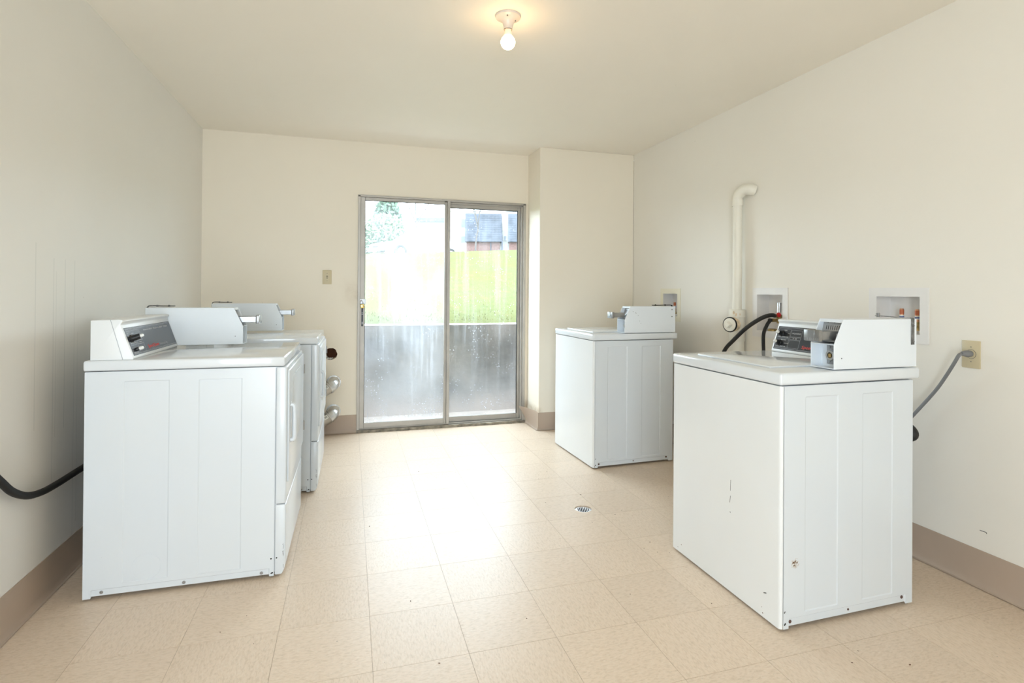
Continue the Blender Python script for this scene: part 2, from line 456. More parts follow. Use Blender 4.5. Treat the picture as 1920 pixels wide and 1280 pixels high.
def lathe(bm, prof, centre, axis=(0, 0, 1), seg=28):
    """Revolve (r, h) profile round an axis."""
    ax = Vector(axis).normalized(); c = Vector(centre)
    u, v = frame_of(ax)
    rings = []
    for r, h in prof:
        if r < 1e-6: rings.append([bm.verts.new(c + ax * h)])
        else: rings.append([bm.verts.new(c + ax * h + (u * math.cos(2 * PI * j / seg) + v * math.sin(2 * PI * j / seg)) * r) for j in range(seg)])
    for a, b in zip(rings, rings[1:]):
        for j in range(seg):
            k = (j + 1) % seg
            if len(a) == 1 and len(b) == 1: continue
            if len(a) == 1: bm.faces.new((a[0], b[j], b[k]))
            elif len(b) == 1: bm.faces.new((a[j], b[0], a[k]))
            else: bm.faces.new((a[j], b[j], b[k], a[k]))

def sheet(bm, u0, u1, v0, v1, rects, to3d, raised=None):
    """Pressed sheet with recessed rectangles (u0,u1,v0,v1,depth,slope)."""
    U, V = {u0, u1}, {v0, v1}
    for (a, b, c, d, dep, s) in rects:
        for t in (a, a + s, b - s, b):
            if u0 < t < u1: U.add(t)
        for t in (c, c + s, d - s, d):
            if v0 < t < v1: V.add(t)
    U, V = sorted(U), sorted(V)
    g = []
    for u in U:
        row = []
        for v in V:
            dep = 0
            for (a, b, c, d, dp, s) in rects:
                if a + s - 1e-6 <= u <= b - s + 1e-6 and c + s - 1e-6 <= v <= d - s + 1e-6: dep = dp
            vv = v
            if raised and abs(v - v0) < 1e-6 and raised[0] <= u <= raised[1]: vv = v + raised[2]
            row.append(bm.verts.new(to3d(u, vv, dep)))
        g.append(row)
    for i in range(len(U) - 1):
        for j in range(len(V) - 1):
            bm.faces.new((g[i][j], g[i + 1][j], g[i + 1][j + 1], g[i][j + 1]))

def plate_with_holes(bm, outer, holes, to3d, offset):
    """Flat plate with holes, thickened by the vector offset. Outlines are lists of (u,v)."""
    edges = []
    for loop in [outer] + holes:
        vs = [bm.verts.new(to3d(*p)) for p in loop]
        edges += [bm.edges.new((vs[i], vs[(i + 1) % len(vs)])) for i in range(len(vs))]
    r = bmesh.ops.triangle_fill(bm, use_beauty=True, use_dissolve=False, edges=edges)
    faces = [f for f in r['geom'] if isinstance(f, bmesh.types.BMFace)]
    e = bmesh.ops.extrude_face_region(bm, geom=faces)
    bmesh.ops.translate(bm, verts=[v for v in e['geom'] if isinstance(v, bmesh.types.BMVert)], vec=offset)

def circle(cx, cy, r, n=28, jag=0):
    return [(cx + math.cos(2 * PI * i / n) * r * (1 + random.uniform(-jag, jag)), cy + math.sin(2 * PI * i / n) * r * (1 + random.uniform(-jag, jag))) for i in range(n)]

def rect(a, b, c, d):
    return [(a, c), (b, c), (b, d), (a, d)]

def obj(name, bm, mat, parent=None, smooth=False, origin=None, recalc=True):
    if recalc: bmesh.ops.recalc_face_normals(bm, faces=bm.faces[:])
    o_w = Vector((0, 0, 0))
    if origin is not None: o_w = Vector(origin)
    p_w = Vector(parent['org']) if parent is not None and 'org' in parent else Vector((0, 0, 0))
    base = o_w if origin is not None else p_w
    bmesh.ops.translate(bm, verts=bm.verts[:], vec=-base)
    me = bpy.data.meshes.new(name)
    bm.to_mesh(me); bm.free()
    me.materials.append(MAT[mat] if isinstance(mat, str) else mat)
    if smooth:
        me.polygons.foreach_set('use_smooth', [True] * len(me.polygons))
        me.set_sharp_from_angle(angle=math.radians(38))
    o = bpy.data.objects.new(name, me)
    COL.objects.link(o)
    if parent is not None:
        o.parent = parent
        o.location = base - p_w
    else:
        o.location = base
    o['org'] = base[:]
    return o

def B(): return bmesh.new()

def thing(name, label, cat, loc, group=None):
    o = bpy.data.objects.new(name, None)
    COL.objects.link(o)
    o.location = loc
    o.empty_display_size = .1
    o['org'] = tuple(loc)
    tag(o, label, cat, group)
    return o

def tag(o, label, cat, group=None):
    o['label'] = label; o['category'] = cat
    if group: o['group'] = group
    return o

def struct(name, bm, mat, smooth=False, parent=None):
    o = obj(name, bm, mat, parent, smooth)
    if parent is None: o['kind'] = 'structure'
    return o

def text(name, s, mat, parent, pos, right, upv, size, bold=0, shear=0, depth=.0004, width=None):
    c = bpy.data.curves.new(name, 'FONT')
    c.body = s; c.size = size; c.shear = shear; c.extrude = depth
    t = bpy.data.objects.new(name, c)
    me = bpy.data.meshes.new_from_object(t)
    bpy.data.objects.remove(t); bpy.data.curves.remove(c)
    r, u = Vector(right).normalized(), Vector(upv).normalized()
    n = r.cross(u)
    if width and len(me.vertices):
        w = max(v.co.x for v in me.vertices) - min(v.co.x for v in me.vertices)
        r = r * (width / w)
    p_w = Vector(parent['org'])
    for v in me.vertices:
        v.co = r * v.co.x + u * v.co.y + n * v.co.z
    me.materials.clear(); me.materials.append(MAT[mat])
    o = bpy.data.objects.new(name, me)
    COL.objects.link(o); o.parent = parent
    o.location = Vector(pos) - p_w
    o['org'] = tuple(pos)
    return o

# ------------------------------------------------------------------ room
XL, XR, YB, YP, XP, H, YR = -1.106, 2.448, 4.791, 4.4615, 1.55, 2.43, -1.7
TH = .10
T = .3048
TX, TY = .0766, 2.6835
DRAIN = (1.229, 2.781)
DR = .047

# floor: sub-floor slab with the vinyl tiles as parts
bm = B()
hx, hy, hs = DRAIN[0], DRAIN[1], .05
for (a, b, c, d) in ((XL - TH, hx - hs, YR - TH, YB + TH), (hx + hs, XR + TH, YR - TH, YB + TH), (hx - hs, hx + hs, YR - TH, hy - hs), (hx - hs, hx + hs, hy + hs, YB + TH)):
    box(bm, a, b, c, d, -.12, -.001)
box(bm, hx - hs, hx + hs, hy - hs, hy + hs, -.12, -.1)
floor = struct('floor', bm, 'grout')
GAP = .0006
full = None
k0 = math.floor((XL - TX) / T); k1 = math.ceil((XR - TX) / T)
j0 = math.floor((.1 - TY) / T); j1 = math.ceil((YB - TY) / T)    # the tiles start just behind the camera
ti = 0
for i in range(k0, k1):
    for j in range(j0, j1):
        a, b = max(XL, TX + i * T) + GAP, min(XR, TX + (i + 1) * T) - GAP
        c, d = TY + j * T + GAP, min(YB, TY + (j + 1) * T) - GAP
        if b - a < .01 or d - c < .01: continue
        if TX + i * T < DRAIN[0] < TX + (i + 1) * T and TY + j * T < DRAIN[1] < TY + (j + 1) * T:
            bm = B()
            plate_with_holes(bm, rect(a, b, c, d), [circle(*DRAIN, DR, 40)], lambda u, v: (u, v, 0), (0, 0, -.006))
            o = obj('floor_tile', bm, 'tile', floor, origin=((a + b) / 2, (c + d) / 2, 0))
            continue
        isfull = b - a > T - .002 and d - c > T - .002
        if isfull and full is not None:
            o = full.copy(); COL.objects.link(o); o.parent = floor
            o.location = ((a + b) / 2, (c + d) / 2, 0)
        else:
            bm = B(); box(bm, a, b, c, d, -.001, 0)
            o = obj('floor_tile', bm, 'tile', floor, origin=((a + b) / 2, (c + d) / 2, 0))
            if isfull: full = o
        if isfull: o.rotation_euler = (0, 0, (PI / 2) * ((i + j) % 2) + PI * random.randint(0, 1))

bm = B(); box(bm, XL, XR, YR, TY + j0 * T - GAP, -.001, 0)
struct('floor_rear', bm, 'tile')
bm = B(); box(bm, XL - TH, XR + TH, YR - TH, YB + .18, H, H + .1)
struct('ceiling', bm, 'ceiling')
bm = B(); box(bm, XL - TH, XL, YR - TH, YB + .18, -.01, H)
struct('wall_left', bm, 'wall_left')

# back wall with the sliding-door opening and the ragged vent hole
DX0, DX1, DZ1 = .058, 1.525, 1.988
HOLE = (-.152, .662)
bm = B()
hole = [(HOLE[0] + math.cos(2 * PI * i / 26) * .053 * (1 + .05 * math.sin(5 * i) + random.uniform(-.05, .05)), HOLE[1] + math.sin(2 * PI * i / 26) * .05 * (1 + random.uniform(-.07, .05))) for i in range(26)]
plate_with_holes(bm, [(XL, 0), (DX0, 0), (DX0, DZ1), (DX1, DZ1), (DX1, 0), (XP + .02, 0), (XP + .02, H), (XL, H)], [hole], lambda u, v: (u, YB, v), (0, .09, 0))
wall_back = struct('wall_back', bm, 'wall')
bm = B()
box(bm, XL, DX0, YB + .0905, YB + .18, 0, H); box(bm, DX1, XR + TH, YB + .0905, YB + .18, 0, H); box(bm, DX0, DX1, YB + .0905, YB + .18, DZ1, H)
obj('sheathing', bm, 'brown', wall_back)
bm = B(); cyl(bm, (HOLE[0], YB + .012, HOLE[1]), (HOLE[0], YB + .089, HOLE[1]), .060, .058, 26, caps=False)  # dark tube added to paint the shade inside the hole
obj('hole_shade', bm, 'dark', wall_back)
bm = B()
for i in range(14):                                   # crumpled foil left at the bottom of the hole
    a = PI * (.98 + .62 * i / 13)
    p = Vector((HOLE[0] + math.cos(a) * .042, YB + random.uniform(.004, .03), HOLE[1] + math.sin(a) * .040))
    bmesh.ops.create_icosphere(bm, subdivisions=1, radius=random.uniform(.006, .013), matrix=Matrix.Translation(p) @ Matrix.Rotation(random.random() * 3, 4, 'X') @ Matrix.Diagonal((1, .6, 1.3, 1)))
obj('foil_scrap', bm, 'foil', wall_back)

# boxed-out corner to the right of the door
bm = B(); box(bm, XP, XR, YP, YB + .09, 0, H, .004, 2)
struct('wall_return', bm, 'wall')

# right wall with three recessed outlet boxes
BOXES = [(3.712, 3.995, .962, 1.220), (2.617, 2.910, .915, 1.219), (1.797, 2.090, .962, 1.215)]
INN = .038
bm = B()
plate_with_holes(bm, rect(YR - TH, YP, 0, H), [rect(a + INN, b - INN, c + INN, d - INN) for a, b, c, d in BOXES], lambda u, v: (XR, u, v), (TH, 0, 0))
struct('wall_right', bm, 'wall_right')
bm = B(); box(bm, XR + TH + .002, XR + TH + .06, YR - TH, YB + .18, -.01, H)
struct('wall_right_outer', bm, 'brown')
# rear wall, behind the camera, with an opening added to let in sky light
bm = B()
box(bm, XL, -1.0, YR - TH, YR, 0, H); box(bm, .10, XR, YR - TH, YR, 0, H); box(bm, -1.0, .10, YR - TH, YR, 2.05, H)
struct('wall_rear', bm, 'wall_right')

# vinyl cove baseboards
def cove(bm, p0, p1, nrm, h=.152):
    """Cove base along p0-p1 on the floor, nrm pointing into the room."""
    n_ = Vector(nrm); p0, p1 = Vector(p0), Vector(p1)
    prof = [(0, h), (.003, h), (.0035, .03), (.006, .014), (.011, .006), (.018, .0035), (.018, .0025), (0, .0025)]
    A = [bm.verts.new(p0 + n_ * a + Vector((0, 0, z))) for a, z in prof]
    Bv = [bm.verts.new(p1 + n_ * a + Vector((0, 0, z))) for a, z in prof]
    k = len(prof)
    for i in range(k): bm.faces.new((A[i], Bv[i], Bv[(i + 1) % k], A[(i + 1) % k]))
    bm.faces.new(A); bm.faces.new(list(reversed(Bv)))
bm = B(); cove(bm, (XL, YR, 0), (XL, YB, 0), (1, 0, 0)); struct('baseboard_left', bm, 'baseboard', True)
bm = B(); cove(bm, (XR, YR, 0), (XR, YP, 0), (-1, 0, 0)); struct('baseboard_right', bm, 'baseboard', True)
bm = B(); cove(bm, (XL, YB, 0), (DX0 - .002, YB, 0), (0, -1, 0)); struct('baseboard_back', bm, 'baseboard', True)
bm = B(); cove(bm, (XP - .004, YP, 0), (XR, YP, 0), (0, -1, 0)); struct('baseboard_return', bm, 'baseboard', True)
# the loose strip on the side of the boxed corner, peeling off towards the door
bm = B()
N = 12
cols = []
for i in range(N + 1):
    t = i / N
    y = YP - .004 + t * .30
    lean = .075 * max(0, (t - .15) / .85) ** 1.6
    dz = .008 * t
    base_ = .002 + .012 * t * t
    prof = [(base_ + .018, .004 + dz * .2), (base_ + .009, .008 + dz * .3), (base_ + .004, .03 + dz * .5), (base_ + .003 + lean * .5, .09 + dz), (base_ + .003 + lean, .152 + dz)]
    front = [bm.verts.new((XP - a, y, z)) for a, z in prof]
    back = [bm.verts.new((XP - a + .003, y + .001, z)) for a, z in prof]
    cols.append((front, back))
for (f0, b0), (f1, b1) in zip(cols, cols[1:]):
    for k in range(4):
        bm.faces.new((f0[k], f1[k], f1[k + 1], f0[k + 1])); bm.faces.new((b0[k], b0[k + 1], b1[k + 1], b1[k]))
    bm.faces.new((f0[4], f1[4], b1[4], b0[4])); bm.faces.new((f0[0], b0[0], b1[0], f1[0]))
for (f, b_) in (cols[0], cols[-1]):
    for k in range(4): bm.faces.new((f[k], f[k + 1], b_[k + 1], b_[k]))
struct('baseboard_loose', bm, 'baseboard', True)

# ------------------------------------------------------------------ sliding glass door
door = bpy.data.objects.new('door_1', None); COL.objects.link(door); door['kind'] = 'structure'; door['org'] = (0, 0, 0)
def part(name, mat, parent, *boxes, bevel=.002, smooth=False):
    bm = B()
    for b_ in boxes: box(bm, *b_, bevel, 1) if bevel else box(bm, *b_)
    return obj(name, bm, mat, parent, smooth)
part('jamb', 'aluminium', door, (.057, .078, YB - .012, YB + .085, 0, 1.985))
part('jamb', 'aluminium', door, (1.502, 1.526, YB - .012, YB + .085, 0, 1.985), (1.486, 1.502, YB + .004, YB + .085, .03, 1.96))
part('head', 'aluminium', door, (.057, 1.526, YB - .012, YB + .085, 1.972, 1.990), (.078, 1.502, YB + .03, YB + .085, 1.955, 1.972))
bm = B()
for i in range(24):                                    # grimy, chipped sill
    x0, x1 = .060 + i * 1.466 / 24, .060 + (i + 1) * 1.466 / 24
    fy = YB - .022 - random.uniform(0, .006)
    box(bm, x0, x1, fy, YB + .1, 0, .022 + random.uniform(-.002, .003))
obj('sill_track', bm, 'aluminium_dirty', door)
part('track_rail', 'aluminium', door, (.078, 1.502, YB + .004, YB + .010, .022, .034), (.078, 1.502, YB + .040, YB + .046, .022, .034))
# sliding panel (left, inner track)
sl = part('sliding_panel', 'aluminium', door, (.0775, .114, YB + .000, YB + .030, .033, 1.972))
part('stile', 'aluminium', sl, (.785, .807, YB + .006, YB + .030, .033, 1.968), (.807, .832, YB - .012, YB + .030, .028, 1.975))
part('bottom_rail', 'aluminium', sl, (.114, .785, YB + .003, YB + .028, .033, .076))
part('top_rail', 'aluminium', sl, (.114, .785, YB + .003, YB + .028, 1.945, 1.972))
part('glass', 'glass_a', sl, (.112, .788, YB + .013, YB + .017, .072, 1.948), bevel=0)
part('gasket', 'black', sl, (.114, .117, YB + .0022, YB + .008, .076, 1.945), (.114, .785, YB + .0022, YB + .008, 1.9415, 1.945), bevel=0)
lt = part('latch_plate', 'knob', sl, (.089, .104, YB - .004, YB, .888, 1.055), bevel=.001)
part('latch_tongue', 'steel', lt, (.093, .100, YB - .007, YB - .004, .985, .993), (.093, .100, YB - .007, YB - .004, .997, 1.004), (.094, .099, YB - .006, YB - .004, .905, .925), bevel=.0005)
part('hasp', 'steel', sl, (.074, .124, YB - .010, YB - .002, 1.076, 1.116), bevel=.001)
# fixed panel (right, outer track)
fx = part('fixed_panel', 'aluminium', door, (1.462, 1.486, YB + .034, YB + .064, .033, 1.955))
part('stile', 'aluminium', fx, (.800, .834, YB + .034, YB + .064, .033, 1.955))
part('bottom_rail', 'aluminium', fx, (.834, 1.462, YB + .036, YB + .062, .033, .078))
part('top_rail', 'aluminium', fx, (.834, 1.462, YB + .036, YB + .062, 1.925, 1.955))
part('glass', 'glass_b', fx, (.832, 1.464, YB + .047, YB + .051, .074, 1.928), bevel=0)
part('gasket', 'black', fx, (1.457, 1.462, YB + .035, YB + .045, .078, 1.925), (.834, 1.462, YB + .035, YB + .045, 1.921, 1.926), bevel=0)

# brass padlock hanging on the hasp
pl = thing('padlock', 'small brass padlock hanging from the hasp on the sliding door stile', 'padlock', (.088, YB - .03, 1.045))
bm = B()
box(bm, .073, .103, YB - .036, YB - .021, 1.040, 1.072, .003, 2)
bmesh.ops.rotate(bm, verts=bm.verts[:], cent=(.088, YB - .03, 1.09), matrix=Matrix.Rotation(math.radians(-14), 3, 'Y'))
obj('lock_body', bm, 'gold', pl, True)
bm = B()
tube(bm, [(.078, YB - .028, 1.065), (.077, YB - .029, 1.092), (.086, YB - .029, 1.104), (.098, YB - .029, 1.095), (.101, YB - .028, 1.068)], .0035, 8)
obj('shackle', bm, 'chrome', pl, True)

# ------------------------------------------------------------------ washers and dryers
def coin_box(parent, sx, xf, y0, y1, zb, L, strap, slide_out, mirror_y=False):
    """Coin meter case. sx=-1: front faces -x. xf: x of the front; y0..y1 width (y0 the near side)."""
    X = lambda u: xf - sx * u
    ht, hl, sl_ = .181, .090, .043
    prof = [(0, 0), (0, hl), (sl_, ht), (L, ht), (L, 0)]
    prof = [(X(u), zb + z) for u, z in prof]
    bm = B()
    w = .003
    for (a, b) in ((y0, y0 + w), (y1 - w, y1)): prism(bm, prof, 1, a, b, .0008, 1)
    def bx(u0, u1, z0, z1, ya=y0 + w, yb=y1 - w, bv=0): box(bm, min(X(u0), X(u1)), max(X(u0), X(u1)), ya, yb, zb + z0, zb + z1, bv, 1)
    bx(sl_, L, ht - .003, ht); bx(L - .003, L, 0, ht - .003); bx(0, L - .003, 0, .003)
    bx(0, .070, hl - .002, hl + .001); bx(sl_, sl_ + .003, ht - .012, ht - .003)
    bx(.050, .053, .003, hl - .002)                       # white back of the vault recess
    bx(.072, .075, hl + .001, ht - .003)
    bx(.0475, .0500, .003, hl - .002, y1 - w - .004, y1 - w)
    bx(0.004, .050, .047, .0478, y1 - w - .0012, y1 - w)   # seam of the inner sheet
    cb = obj('coin_box', bm, 'coinbox', parent)
    def P(u, y, z): return (X(u), y, zb + z)
    # vault plate and lock
    bm = B()
    ya, yb = y0 + .008, y1 - .030
    box(bm, min(X(.0465), X(.050)), max(X(.0465), X(.050)), ya, yb, zb + .012, zb + hl - .008, .001, 1)
    for z in (.024, .076):
        cyl(bm, P(.0465, yb - .012, z), P(.0445, yb - .012, z), .006, .005, 14)
    obj('vault_plate', bm, 'steel', cb, True)
    bm = B()
    yc = (ya + yb) / 2 + .002
    lathe(bm, [(.021, 0), (.021, .016), (.018, .020), (.011, .020), (.009, .010), (0, .010)], P(.0465, yc, .047), (sx, 0, 0), 24)
    obj('vault_lock', bm, 'chrome', cb, True)
    bm = B(); box(bm, min(X(.026), X(.0365)), max(X(.026), X(.0365)), yc - .006, yc + .006, zb + .039, zb + .053)
    obj('lock_core', bm, 'brass', cb)
    # slotted plate in the sloping mouth
    bm = B()
    hol = []
    n_s = 8
    for i in range(n_s):
        yy = y0 + .020 + (y1 - y0 - .040) * i / (n_s - 1)
        hol.append(rect(yy - .0018, yy + .0018, .140, .156))
    for yy in (.22, .5, .78): hol.append(circle(y0 + (y1 - y0) * yy, .168, .0026, 8))
    plate_with_holes(bm, rect(y0 + w + .001, y1 - w - .001, .128, ht - .004), hol, lambda u, v: (X(.050 + (v - .128) * .25), u, zb + v), (-sx * .0015, 0, 0))
    obj('slot_plate', bm, 'plate', cb)
    bm = B(); box(bm, min(X(.0665), X(.0715)), max(X(.0665), X(.0715)), y0 + w, y1 - w, zb + hl + .002, zb + ht - .004)
    obj('mouth_backing', bm, 'dark', cb)
    bm = B()
    box(bm, min(X(.032), X(.066)), max(X(.032), X(.066)), y0 + .010, y1 - .008, zb + .104, zb + .130, .003, 2)
    box(bm, min(X(.036), X(.066)), max(X(.036), X(.066)), y0 + .012, y1 - .012, zb + .094, zb + .104, .002, 1)
    obj('slide_housing', bm, 'steel', cb, True)
    # push-in coin slide with ribbed handle
    bm = B()
    ys0, ys1 = y0 + .020, y1 - .022
    box(bm, min(X(-slide_out), X(.05)), max(X(-slide_out), X(.05)), ys0, ys1, zb + .106, zb + .137, .002, 1)
    sl = obj('coin_slide', bm, 'steel', cb, True, origin=P(0, (y0 + y1) / 2, .128))
    bm = B()
    h0, h1 = -slide_out - .014, -slide_out + .004
    box(bm, min(X(h0), X(h1)), max(X(h0), X(h1)), ys0 - .004, ys1 + .004, zb + .100, zb + .143, .004, 2)
    box(bm, min(X(h0 - .003), X(h0)), max(X(h0 - .003), X(h0)), ys0 + .016, ys1 - .018, zb + .114, zb + .142, .001, 1)
    for i in range(7):
        yy = ys0 + .003 + i * (ys1 - ys0 - .006) / 6
        box(bm, min(X(h0 - .0015), X(h0)), max(X(h0 - .0015), X(h0)), yy - .0016, yy + .0016, zb + .102, zb + .112)
    hd = obj('slide_handle', bm, 'steel', cb, True, origin=P(0, (y0 + y1) / 2, .128))
    # steel security strap over the rear corner
    bm = B()
    t = .0025
    if strap == 'near':                                    # folds down over the near side
        xs = X(L - .022); hw = .0085
        box(bm, xs - hw, xs + hw, y0 - t, y0, zb + ht - .098, zb + ht + .002, .0008, 1)
        pts = [(xs, y0 - t, zb + ht + .001), (xs, y0 + .004, zb + ht + t), (X(L - .05), y0 + .030, zb + ht + .004), (X(L - .13), y0 + .060, zb + ht + .010)]
        A = []
        for p in pts:
            A.append([bm.verts.new((p[0] - hw, p[1], p[2])), bm.verts.new((p[0] + hw, p[1] + .003, p[2])), bm.verts.new((p[0] + hw, p[1] + .003, p[2] + t)), bm.verts.new((p[0] - hw, p[1], p[2] + t))])
        for a, b in zip(A, A[1:]):
            for k in range(4): bm.faces.new((a[k], a[(k + 1) % 4], b[(k + 1) % 4], b[k]))
        bm.faces.new(A[0]); bm.faces.new(A[-1])
        for z in (.025, .085): cyl(bm, (xs, y0 - t, zb + ht - z), (xs, y0 - t - .004, zb + ht - z), .0055, .004, 10)
        cyl(bm, (X(L - .125), y0 + .058, zb + ht + .006), (X(L - .125), y0 + .058, zb + ht + .022), .005, .005, 10)
        cyl(bm, (X(L - .125), y0 + .058, zb + ht + .016), (X(L - .125), y0 + .058, zb + ht + .019), .008, .008, 10)
    else:                                                  # runs along the top and hooks down behind
        yc2 = (y0 + y1) / 2
        tube(bm, [P(L - .11, yc2, ht + .008), P(L - .06, yc2, ht + .008), P(L - .005, yc2, ht + .009), P(L + .006, yc2, ht + .002), P(L + .009, yc2, ht - .012), P(L + .009, yc2, ht - .05)], .009, 8, 5, flat=.3, up=(0, 1, 0))
        for u in (.035, .085): cyl(bm, P(L - u, yc2, ht + .004), P(L - u, yc2, ht + .013), .005, .004, 10)
    obj('security_strap', bm, 'strap', cb, True)
    bm = B()
    for (u, z) in ((.035, .040),):
        cyl(bm, P(u, y0, z), P(u, y0 - .0012, z), .002, .0018, 8)
    obj('case_screw', bm, 'dark', cb)
    return cb

def feet(parent, x0, x1, y0, y1, h=.02):
    for x in (x0 + .05, x1 - .05):
        for y in (y0 + .06, y1 - .05):
            bm = B(); lathe(bm, [(0, 0), (.022, 0), (.022, .008), (.012, .012), (.012, h), (0, h)], (x, y, 0), seg=14)
            obj('leveling_foot', bm, 'black', parent)

def screws(parent, pts, y, r=.0062, mat='steel'):
    for (x, z) in pts:
        bm = B(); lathe(bm, [(r, 0), (r, .0012), (r * .7, .0028), (0, .0030)], (x, y, z), (0, -1, 0), 12)
        obj('screw', bm, mat, parent)

def pin_holes(parent, pts, y):
    bm = B()
    for (x, z, r) in pts: cyl(bm, (x, y + .001, z), (x, y - .0006, z), r, r, 8)
    obj('pin_hole', bm, 'dark', parent)

def console(parent, sx, xb, xback, y0, y1, zb, mat_panel, py0, py1):
    """Rear control console with a sloping front. xb: x of the front foot."""
    X = lambda u: xb - sx * u
    D = abs(xback - xb)
    prof = [(0, 0), (-.001, .006), (.0435, .134), (.0425, .140), (.0355, .149), (.040, .1545), (.050, .1565), (.062, .155), (D, .153), (D, 0)]
    bm = B(); prism(bm, [(X(u), zb + z) for u, z in prof], 1, y0, y1, .002, 2)
    c = obj('console', bm, 'console', parent, True)
    # seam of the end cap
    bm = B()
    ye = y0
    prism(bm, [(X(.034), zb + .001), (X(.036), zb + .001), (X(.078), zb + .1545), (X(.076), zb + .1545)], 1, ye - .0005, ye + .0005)
    obj('end_cap_seam', bm, 'print_grey', c)
    # dark printed control panel on the slope
    s = Vector((-sx * .0445, 0, .128)).normalized()        # up the slope
    nrm = Vector((sx * .128, 0, .0445)).normalized()
    o0 = Vector((X(-.001), 0, zb + .006))
    def Q(y, v, n=0): return o0 + s * v + nrm * n + Vector((0, y, 0))
    def strip(bm, ya, yb, va, vb, n0, n1):
        vs = [bm.verts.new(Q(y, v, n)) for y in (ya, yb) for v in (va, vb) for n in (n0, n1)]
        for f in ((0, 1, 3, 2), (4, 6, 7, 5), (0, 4, 5, 1), (2, 3, 7, 6), (0, 2, 6, 4), (1, 5, 7, 3)): bm.faces.new([vs[i] for i in f])
    bm = B(); strip(bm, py0, py1, .008, .122, -.001, .0012)
    cp = obj('control_panel', bm, mat_panel, c)
    return c, cp, Q, strip, s, nrm

def knob(parent, Q, nrm, y, v, r, ln, cap):
    bm = B()
    lathe(bm, [(r * 1.25, 0), (r * 1.25, .003), (r, .006), (r * .86, ln), (0, ln)], Q(y, v, .001), nrm, 18)
    k = obj('knob', bm, 'knob', parent, True)
    bm = B()
    lathe(bm, [(cap, ln - .004), (cap, ln + .006), (cap * .7, ln + .010), (0, ln + .011)], Q(y, v, .001), nrm, 14)
    obj('knob_cap', bm, 'knob_cap', k, True)
    return k

